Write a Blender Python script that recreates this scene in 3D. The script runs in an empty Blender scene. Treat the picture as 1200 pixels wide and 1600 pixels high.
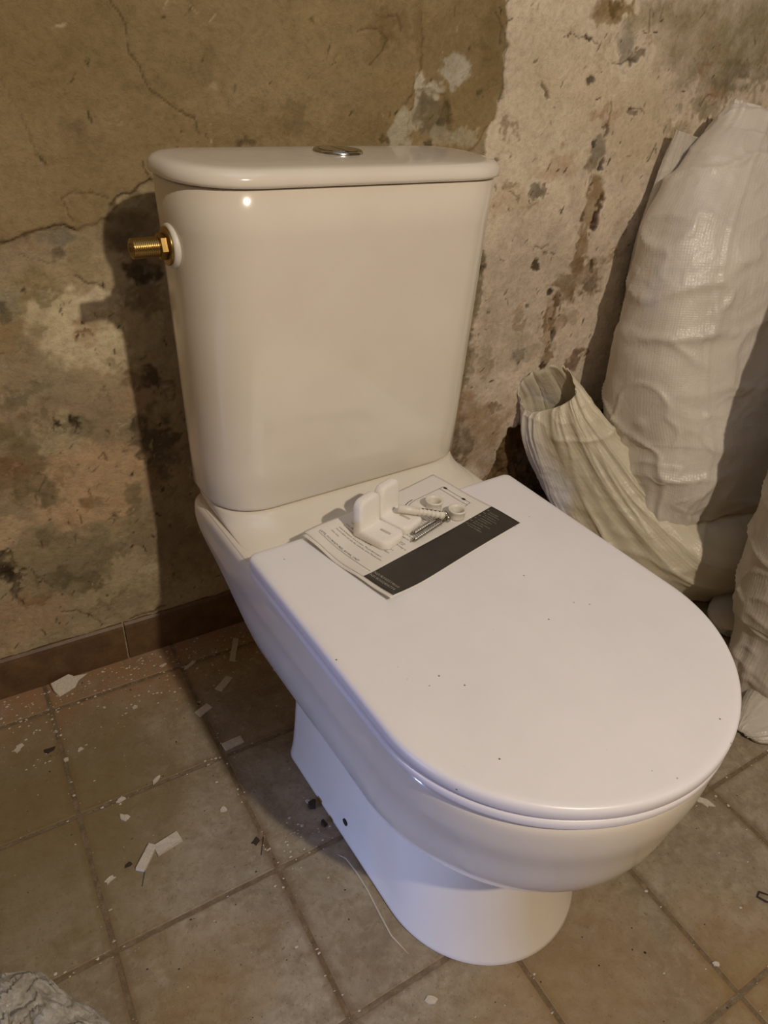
import bpy, bmesh, math, random
import numpy as np
from mathutils import Vector, Matrix
# ---------------------------------------------------------------- camera, light, exposure
# authoring unit: centimetres, S converts to metres.  x right, y into the back wall, z up.
S = 0.01
SC = bpy.context.scene
COL = SC.collection
F_PX = 1111.97
CAM = (-39.82, -81.12, 88.70); YAW, PITCH, ROLL = 0.5849, 0.5869, 0.0832
fwd = Vector((math.sin(YAW)*math.cos(PITCH), math.cos(YAW)*math.cos(PITCH), -math.sin(PITCH)))
rt = Vector((math.cos(YAW), -math.sin(YAW), 0)); up0 = rt.cross(fwd)
r_ = rt*math.cos(ROLL)+up0*math.sin(ROLL); u_ = -rt*math.sin(ROLL)+up0*math.cos(ROLL)
cd = bpy.data.cameras.new('camera'); cam = bpy.data.objects.new('camera', cd); COL.objects.link(cam)
cd.sensor_fit = 'VERTICAL'; cd.sensor_height = 24.0; cd.sensor_width = 18.0; cd.lens = 24.0*F_PX/1600.0
cd.clip_start = 0.02
M = Matrix((r_, u_, -fwd)).transposed().to_4x4(); M.translation = Vector(CAM)*S
cam.matrix_world = M; SC.camera = cam
w = bpy.data.worlds.new('world'); SC.world = w; w.use_nodes = True
w.node_tree.nodes['Background'].inputs[0].default_value = (0.55, 0.68, 1.0, 1); w.node_tree.nodes['Background'].inputs[1].default_value = 0.5
def light(name, typ, loc, power, col, size=None, rot=None, sy=None):
    d = bpy.data.lights.new(name, typ); o = bpy.data.objects.new(name, d); COL.objects.link(o)
    o.location = Vector(loc)*S; d.energy = power; d.color = col
    if typ == 'POINT': d.shadow_soft_size = size*S
    if typ == 'AREA':
        d.shape = 'RECTANGLE'; d.size = size*S; d.size_y = sy*S; o.rotation_euler = rot
    return o
light('ceiling_bulb_light', 'POINT', (-3.3, -147.4, 159.0), 54.0, (1.0, 0.855, 0.68), 2.2)
light('added_slot_daylight', 'AREA', (-165, -50, 12), 15.0, (0.36, 0.5, 1.0), 12, (0, -math.pi/2, 0), 12)  # cool light from the left; the low opening it shines through is added
light('overhead_cool_fill', 'AREA', (0, -70, 236), 4.0, (0.55, 0.75, 1.0), 120, (0, 0, 0), 120)  # added cool fill from above for up-facing surfaces, no skylight there
SC.view_settings.view_transform = 'Standard'; SC.view_settings.look = 'None'
SC.view_settings.exposure = 0.0; SC.view_settings.gamma = 1.0; SC.view_settings.use_curve_mapping = False

# ---------------------------------------------------------------- helpers
def srgb(c):
    return tuple(((v/255)/12.92 if v/255 <= .04045 else ((v/255+.055)/1.055)**2.4) for v in c)
def mesh(name, V, Fc, mat=None, parent=None, smooth=True, loc=None):
    me = bpy.data.meshes.new(name)
    V = np.asarray(V, np.float32)*S
    me.from_pydata(V.tolist() if len(V) < 60000 else V, [], Fc)
    me.update()
    if smooth: me.polygons.foreach_set('use_smooth', [True]*len(me.polygons))
    if mat: me.materials.append(mat)
    o = bpy.data.objects.new(name, me); COL.objects.link(o)
    if parent: o.parent = parent
    if loc is not None: o.location = Vector(loc)*S
    return o
def tag(o, label=None, cat=None, group=None, kind=None):
    if label: o['label'] = label
    if cat: o['category'] = cat
    if group: o['group'] = group
    if kind: o['kind'] = kind
    return o
def empty(name, loc=(0,0,0), rz=0):
    o = bpy.data.objects.new(name, None); COL.objects.link(o)
    o.location = Vector(loc)*S; o.rotation_euler = (0, 0, rz); o.empty_display_size = .02
    return o
def fix_normals(o):
    bm = bmesh.new(); bm.from_mesh(o.data); bmesh.ops.recalc_face_normals(bm, faces=bm.faces[:]); bm.to_mesh(o.data); bm.free()
    return o
def loft(rings, closed_loop=False, cap0=True, cap1=True):
    n = len(rings[0]); V = [tuple(p) for r in rings for p in r]; Fc = []
    m = len(rings)
    for i in range(m if closed_loop else m-1):
        a, b = i*n, ((i+1) % m)*n
        for k in range(n):
            k2 = (k+1) % n; Fc.append((a+k, a+k2, b+k2, b+k))
    if not closed_loop:
        if cap0: Fc.append(tuple(range(n-1, -1, -1)))
        if cap1: Fc.append(tuple((m-1)*n+k for k in range(n)))
    return V, Fc
def box_bm(sx, sy, sz, bev=0, seg=1):
    bm = bmesh.new(); bmesh.ops.create_cube(bm, size=1)
    for v in bm.verts: v.co = Vector((v.co.x*sx, v.co.y*sy, v.co.z*sz))
    if bev: bmesh.ops.bevel(bm, geom=bm.edges[:], offset=bev, segments=seg, affect='EDGES', profile=.5)
    return bm
def bm_obj(name, bm, mat, parent=None, smooth=False, loc=None, rot=None):
    for v in bm.verts: v.co *= S
    me = bpy.data.meshes.new(name); bm.to_mesh(me); bm.free()
    if smooth: me.polygons.foreach_set('use_smooth', [True]*len(me.polygons))
    me.materials.append(mat)
    o = bpy.data.objects.new(name, me); COL.objects.link(o)
    if parent: o.parent = parent
    if loc is not None: o.location = Vector(loc)*S
    if rot is not None: o.rotation_euler = rot
    return o
# value noise
def _h(i, j, k, seed):
    n = (i*374761393+j*668265263+k*2147483647+seed*1274126177) & 0xffffffff
    n = ((n ^ (n >> 13))*1274126177) & 0xffffffff
    n = (n ^ (n >> 16)) & 0xffffffff
    return n.astype(np.float64)/4294967295.0
def vnoise(x, y, z, seed=0):
    x = np.asarray(x, float); y = np.asarray(y, float)+0*x; z = np.asarray(z, float)+0*x
    xi, yi, zi = np.floor(x).astype(np.int64), np.floor(y).astype(np.int64), np.floor(z).astype(np.int64)
    fx, fy, fz = x-xi, y-yi, z-zi
    fx = fx*fx*(3-2*fx); fy = fy*fy*(3-2*fy); fz = fz*fz*(3-2*fz)
    r = 0
    for a in (0, 1):
        for b in (0, 1):
            for c in (0, 1):
                wgt = (fx if a else 1-fx)*(fy if b else 1-fy)*(fz if c else 1-fz)
                r = r+wgt*_h(xi+a, yi+b, zi+c, seed)
    return r*2-1
def fbm(x, y, z=0., oct=4, seed=0):
    r = 0; a = 1; t = 0
    for o in range(oct):
        r = r+a*vnoise(x*2**o+o*7.3, y*2**o+o*3.1, z*2**o, seed+o); t += a; a *= .5
    return r/t
def sstep(e0, e1, v):
    t = np.clip((v-e0)/(e1-e0+1e-9), 0, 1); return t*t*(3-2*t)

# ---------------------------------------------------------------- materials
class NT:
    def __init__(s, name):
        s.m = bpy.data.materials.new(name); s.m.use_nodes = True
        s.t = s.m.node_tree; s.b = s.t.nodes['Principled BSDF']; s.L = s.t.links
    def n(s, typ, **kw):
        nd = s.t.nodes.new(typ)
        for k, v in kw.items(): setattr(nd, k, v)
        return nd
    def lk(s, a, b): s.L.new(a, b)
    def noise(s, scale, detail=4, rough=.55, vec=None, dist=0):
        nd = s.n('ShaderNodeTexNoise'); nd.inputs['Scale'].default_value = scale; nd.inputs['Detail'].default_value = detail
        nd.inputs['Roughness'].default_value = rough; nd.inputs['Distortion'].default_value = dist
        if vec is not None: s.lk(vec, nd.inputs['Vector'])
        return nd.outputs['Fac']
    def pos(s):
        return s.n('ShaderNodeNewGeometry').outputs['Position']
    def obj(s):
        return s.n('ShaderNodeTexCoord').outputs['Object']
    def ramp(s, fac, stops):
        nd = s.n('ShaderNodeValToRGB'); s.lk(fac, nd.inputs['Fac'])
        el = nd.color_ramp.elements
        while len(el) < len(stops): el.new(.5)
        for e, (p, c) in zip(el, stops):
            e.position = p; e.color = (*c, 1) if len(c) == 3 else c
        return nd.outputs['Color']
    def mix(s, fac, a, b, mode='MIX'):
        nd = s.n('ShaderNodeMix', data_type='RGBA', blend_type=mode)
        for sock, v in ((nd.inputs['Factor'], fac), (nd.inputs[6], a), (nd.inputs[7], b)):
            if hasattr(v, 'links'): s.lk(v, sock)
            elif isinstance(v, (int, float)): sock.default_value = v
            else: sock.default_value = (*v, 1)
        return nd.outputs[2]
    def bump(s, h, strength=.3, dist=.002, prev=None):
        nd = s.n('ShaderNodeBump'); nd.inputs['Strength'].default_value = strength; nd.inputs['Distance'].default_value = dist
        s.lk(h, nd.inputs['Height'])
        if prev is not None: s.lk(prev, nd.inputs['Normal'])
        return nd.outputs['Normal']
def simple(name, col, rough=.5, metal=0, coat=0, spec=None, bump=None, var=0):
    t = NT(name); c = srgb(col)
    t.b.inputs['Roughness'].default_value = rough; t.b.inputs['Metallic'].default_value = metal
    t.b.inputs['Coat Weight'].default_value = coat
    f = t.noise(bump[0] if bump else 60, 4, .6, t.obj())
    v = var or .03
    t.lk(t.ramp(f, [(.3, tuple(x*(1-v) for x in c)), (.7, tuple(min(1, x*(1+v)) for x in c))]), t.b.inputs['Base Color'])
    if bump: t.lk(t.bump(f, bump[1], bump[2]), t.b.inputs['Normal'])
    return t.m
PORC = NT('white_porcelain')
PORC.b.inputs['Roughness'].default_value = .13; PORC.b.inputs['Coat Weight'].default_value = .3; PORC.b.inputs['Coat Roughness'].default_value = .04
_f = PORC.noise(9, 5, .6, PORC.obj()); _g = PORC.noise(420, 2, .5, PORC.obj())
_c = PORC.ramp(_f, [(.35, srgb((226,218,205))), (.75, srgb((232,225,213)))])
PORC.lk(PORC.mix(PORC.ramp(_g, [(.80, (0,0,0)), (.83, (.5,.5,.5))]), _c, srgb((150,138,118))), PORC.b.inputs['Base Color'])
PORC.lk(PORC.ramp(PORC.noise(5, 6, .7, PORC.obj()), [(.4, (.1,.1,.1)), (.8, (.26,.26,.26))]), PORC.b.inputs['Roughness'])
PORC = PORC.m
DULL = NT('dusty_white_plastic')
DULL.b.inputs['Roughness'].default_value = .38
_f = DULL.noise(11, 6, .65, DULL.obj())
_c = DULL.ramp(_f, [(.3, srgb((234,232,238))), (.7, srgb((240,238,244)))])
_v = DULL.n('ShaderNodeTexVoronoi'); _v.inputs['Scale'].default_value = 70; _v.inputs['Randomness'].default_value = 1.0
DULL.lk(DULL.obj(), _v.inputs['Vector'])
_sp = DULL.ramp(_v.outputs['Distance'], [(.045, (1,1,1)), (.075, (0,0,0))])
_sel = DULL.ramp(DULL.n('ShaderNodeSeparateColor').outputs[0], [(.72, (0,0,0)), (.74, (1,1,1))])
DULL.lk(_v.outputs['Color'], _sel.node.inputs['Fac'].links[0].from_node.inputs[0])
_mm = DULL.mix(1.0, _sp, _sel, 'MULTIPLY')
DULL.lk(DULL.mix(_mm, _c, srgb((110,96,80))), DULL.b.inputs['Base Color'])
DULL.lk(DULL.ramp(DULL.noise(6, 6, .7, DULL.obj()), [(.35, (.3,.3,.3)), (.7, (.46,.46,.46))]), DULL.b.inputs['Roughness'])
DULL = DULL.m
BRASS = simple('brass', (164,136,82), .3, 1.0, var=.1)
CHROME = simple('chrome', (190,188,182), .18, 1.0)
STEEL = simple('zinc_plated_steel', (184,180,172), .24, 1.0)
WHITE = simple('white_plastic', (226,222,212), .4)
FOAM = simple('white_foam', (240,236,230), .9, bump=(500, .25, .001))
FOAMSH = simple('foam_slot_shade', (196,188,174), .95)  # darker foam colour painted as the shade in the slot
PAPER = simple('paper', (228,224,218), .75, var=.015)
INKBAND = simple('dark_grey_print', (56,52,48), .55, var=.12)
INK = simple('black_ink', (30,27,24), .7)
PALEINK = simple('pale_ink', (176,170,160), .7)
DARK = simple('painted_hollow_shade', (30,28,26), .8)  # dark colour painted in place of shade inside bolt hole and plug slit
GROUT = NT('dirty_grout')
_f = GROUT.noise(60, 6, .7, GROUT.pos())
GROUT.lk(GROUT.ramp(_f, [(.3, srgb((112,94,70))), (.5, srgb((132,114,88))), (.7, srgb((156,140,114)))]), GROUT.b.inputs['Base Color'])
GROUT.b.inputs['Roughness'].default_value = .95
GROUT.lk(GROUT.bump(GROUT.noise(500, 4, .7, GROUT.pos()), .8, .003), GROUT.b.inputs['Normal']); GROUT = GROUT.m

# floor tile: mottled stone-look ceramic with dust, ochre stains and olive patches
T = NT('stone_look_floor_tile'); p = T.pos()
oi = T.n('ShaderNodeObjectInfo').outputs['Random']
a = T.noise(9, 7, .62, p, .6); b = T.noise(38, 6, .7, p, .3); c = T.noise(3.1, 4, .6, p, .8); d = T.noise(170, 5, .75, p)
col = T.ramp(a, [(.32, srgb((134,122,102))), (.5, srgb((158,147,127))), (.68, srgb((174,164,144)))])
col = T.mix(T.ramp(b, [(.42, (0,0,0)), (.66, (.75,.75,.75))]), col, srgb((126,111,88)))
e_ = T.noise(75, 6, .75, p, .4)
col = T.mix(T.ramp(e_, [(.5, (0,0,0)), (.68, (.5,.5,.5))]), col, srgb((186,174,152)))
col = T.mix(T.ramp(c, [(.52, (0,0,0)), (.66, (.5,.5,.5))]), col, srgb((138,112,70)))
col = T.mix(T.ramp(d, [(.58, (0,0,0)), (.66, (.75,.75,.75))]), col, srgb((106,92,70)))
d2 = T.noise(240, 3, .6, p)
col = T.mix(T.ramp(d2, [(.70, (0,0,0)), (.74, (.8,.8,.8))]), col, srgb((206,194,170)))
col = T.mix(T.ramp(oi, [(0, (.0,.0,.0)), (1, (.22,.22,.22))]), col, srgb((128,112,88)))
oc = T.n('ShaderNodeSeparateXYZ'); T.lk(T.obj(), oc.inputs[0])
ab = [T.n('ShaderNodeMath', operation='ABSOLUTE') for _ in range(2)]
T.lk(oc.outputs['X'], ab[0].inputs[0]); T.lk(oc.outputs['Y'], ab[1].inputs[0])
mx = T.n('ShaderNodeMath', operation='MAXIMUM'); T.lk(ab[0].outputs[0], mx.inputs[0]); T.lk(ab[1].outputs[0], mx.inputs[1])
ma = T.n('ShaderNodeMath', operation='MULTIPLY_ADD'); T.lk(b, ma.inputs[0]); ma.inputs[1].default_value = .014; T.lk(mx.outputs[0], ma.inputs[2])
ed = T.n('ShaderNodeMapRange'); T.lk(ma.outputs[0], ed.inputs[0]); ed.inputs[1].default_value = .0955; ed.inputs[2].default_value = .105; ed.inputs[4].default_value = .8
col = T.mix(ed.outputs[0], col, srgb((122,102,76)))
# reddish plaster dust swept against the back wall
sx = T.n('ShaderNodeSeparateXYZ'); T.lk(p, sx.inputs[0])
mr = T.n('ShaderNodeMapRange'); T.lk(sx.outputs['Y'], mr.inputs[0]); mr.inputs[1].default_value = -.05; mr.inputs[2].default_value = .09
ml = T.n('ShaderNodeMath', operation='MULTIPLY'); T.lk(mr.outputs[0], ml.inputs[0]); T.lk(T.ramp(T.noise(16, 6, .7, p), [(.35, (.25,.25,.25)), (.6, (1,1,1))]), ml.inputs[1])
col = T.mix(ml.outputs[0], col, srgb((160,122,88)))
# yellow-brown patch at the front edge
for (ox, oy, rr, cc, st) in ((.05, -.66, .12, (146,118,74), .35), (-.02, -.62, .09, (146,120,78), .35), (.24, -.72, .08, (152,120,70), .5), (-.45, -.18, .17, (120,104,58), .55), (-.33,-.42,.06,(140,108,50),.6), (-.40,-.10,.15,(124,106,68),.45)):
    vd = T.n('ShaderNodeVectorMath', operation='DISTANCE'); T.lk(p, vd.inputs[0]); vd.inputs[1].default_value = (ox, oy, 0)
    m1 = T.n('ShaderNodeMath', operation='MULTIPLY_ADD'); T.lk(T.noise(14, 5, .6, p), m1.inputs[0]); m1.inputs[1].default_value = -.16; T.lk(vd.outputs['Value'], m1.inputs[2])
    mr = T.n('ShaderNodeMapRange'); T.lk(m1.outputs[0], mr.inputs[0]); mr.inputs[1].default_value = rr-.04; mr.inputs[2].default_value = rr-.14; mr.inputs[3].default_value = 0; mr.inputs[4].default_value = st
    col = T.mix(mr.outputs[0], col, srgb(cc))
T.lk(col, T.b.inputs['Base Color'])
T.lk(T.ramp(b, [(.3, (.42,.42,.42)), (.7, (.7,.7,.7))]), T.b.inputs['Roughness'])
T.b.inputs['Specular IOR Level'].default_value = .35
T.lk(T.bump(b, .25, .002, T.bump(d, .35, .0012)), T.b.inputs['Normal']); TILE = T.m

# plaster wall: painted colour attribute + fine relief
T = NT('flaking_plaster'); p = T.pos()
at = T.n('ShaderNodeAttribute'); at.attribute_name = 'col'
f1 = T.noise(120, 6, .7, p); f2 = T.noise(420, 5, .75, p); f3 = T.noise(30, 6, .65, p, .5)
col = T.mix(.5, at.outputs['Color'], T.ramp(f1, [(.3, (.62,.58,.5)), (.5, (.97,.97,.97)), (.7, (1.2,1.18,1.15))]), 'MULTIPLY')
col = T.mix(.42, col, T.ramp(f3, [(.3, (.74,.7,.64)), (.5, (1,1,1)), (.7, (1.12,1.1,1.08))]), 'MULTIPLY')
col = T.mix(T.ramp(f2, [(.62, (0,0,0)), (.7, (.45,.45,.45))]), col, srgb((92,76,54)))
T.lk(col, T.b.inputs['Base Color']); T.b.inputs['Roughness'].default_value = .88; T.b.inputs['Specular IOR Level'].default_value = .2
T.lk(T.bump(f3, .5, .004, T.bump(f1, .7, .003, T.bump(f2, .5, .0012))), T.b.inputs['Normal']); PLASTER = T.m
def rough_wall(name, c):
    T = NT(name); p = T.pos(); f = T.noise(6, 7, .65, p)
    T.lk(T.ramp(f, [(.3, tuple(x*.7 for x in srgb(c))), (.7, srgb(c))]), T.b.inputs['Base Color']); T.b.inputs['Roughness'].default_value = .9
    T.lk(T.bump(T.noise(90, 6, .7, p), .4, .003), T.b.inputs['Normal']); return T.m
OTHER = rough_wall('old_room_plaster', (132,116,90))
# skirting
T = NT('brown_glazed_skirting'); p = T.pos()
f = T.noise(26, 6, .65, p, .4); g = T.noise(220, 4, .7, p)
col = T.ramp(f, [(.3, srgb((82,60,40))), (.55, srgb((106,80,54))), (.75, srgb((122,96,68)))])
col = T.mix(T.ramp(g, [(.6, (0,0,0)), (.7, (.4,.4,.4))]), col, srgb((160,138,108)))
T.lk(col, T.b.inputs['Base Color']); T.b.inputs['Roughness'].default_value = .5
T.lk(T.bump(f, .2, .002), T.b.inputs['Normal']); SKIRT = T.m
# woven polypropylene
def sack_mat(name, base, amt=1.0):
    T = NT(name); uvn = T.n('ShaderNodeUVMap').outputs['UV']; p = T.obj()
    w1 = T.n('ShaderNodeTexWave', wave_type='BANDS', bands_direction='X'); w2 = T.n('ShaderNodeTexWave', wave_type='BANDS', bands_direction='Y')
    for ww, sc in ((w1, 1.0), (w2, 1.0)):
        T.lk(uvn, ww.inputs['Vector']); ww.inputs['Scale'].default_value = 95*sc; ww.inputs['Distortion'].default_value = .6; ww.inputs['Detail'].default_value = 1
    big = T.noise(7, 5, .6, p, .4); fine = T.noise(22, 4, .6, p, 1.2); mic = T.noise(600, 2, .6, p)
    st = T.n('ShaderNodeMapping'); T.lk(uvn, st.inputs[0]); st.inputs['Scale'].default_value = (60, 3, 1)
    streak = T.noise(1.2, 3, .6, st.outputs[0])
    c = srgb(base)
    col = T.ramp(big, [(.3, tuple(x*.84 for x in c)), (.7, c)])
    col = T.mix(.35, col, T.ramp(streak, [(.3, (.8,.79,.77)), (.7, (1.06,1.06,1.06))]), 'MULTIPLY')
    T.lk(col, T.b.inputs['Base Color'])
    T.lk(T.ramp(mic, [(.4, (.3,.3,.3)), (.65, (.6,.6,.6))]), T.b.inputs['Roughness'])
    T.b.inputs['Sheen Weight'].default_value = .15; T.b.inputs['Specular IOR Level'].default_value = .6
    nrm = T.bump(w1.outputs['Fac'], .22, .0006, T.bump(w2.outputs['Fac'], .18, .0005))
    nrm = T.bump(fine, .3*amt, .006, nrm); nrm = T.bump(mic, .25, .0006, nrm)
    T.lk(nrm, T.b.inputs['Normal']); return T.m
SACK = sack_mat('woven_sack_white', (228,220,208)); SACK2 = sack_mat('woven_sack_cream', (230,220,196), 1.3)
SACK3 = sack_mat('woven_sack_grey', (212,204,192)); 
CHIP = simple('plaster_chip', (200,190,172), .85, bump=(300, .4, .001), var=.12)
CHIPD = simple('dark_crumb', (58,48,36), .9, bump=(300, .4, .001))
FILM = NT('clear_plastic_film'); FILM.b.inputs['Roughness'].default_value = .14; FILM.b.inputs['Alpha'].default_value = .72
FILM.b.inputs['Base Color'].default_value = (*srgb((196,190,176)), 1)
FILM.lk(FILM.ramp(FILM.noise(40, 5, .7, FILM.obj()), [(.35, srgb((176,168,150))), (.65, srgb((232,228,218)))]), FILM.b.inputs['Base Color'])
FILM.lk(FILM.bump(FILM.noise(120, 5, .6, FILM.obj(), 1.5), .8, .004), FILM.b.inputs['Normal']); FILM = FILM.m

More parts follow.
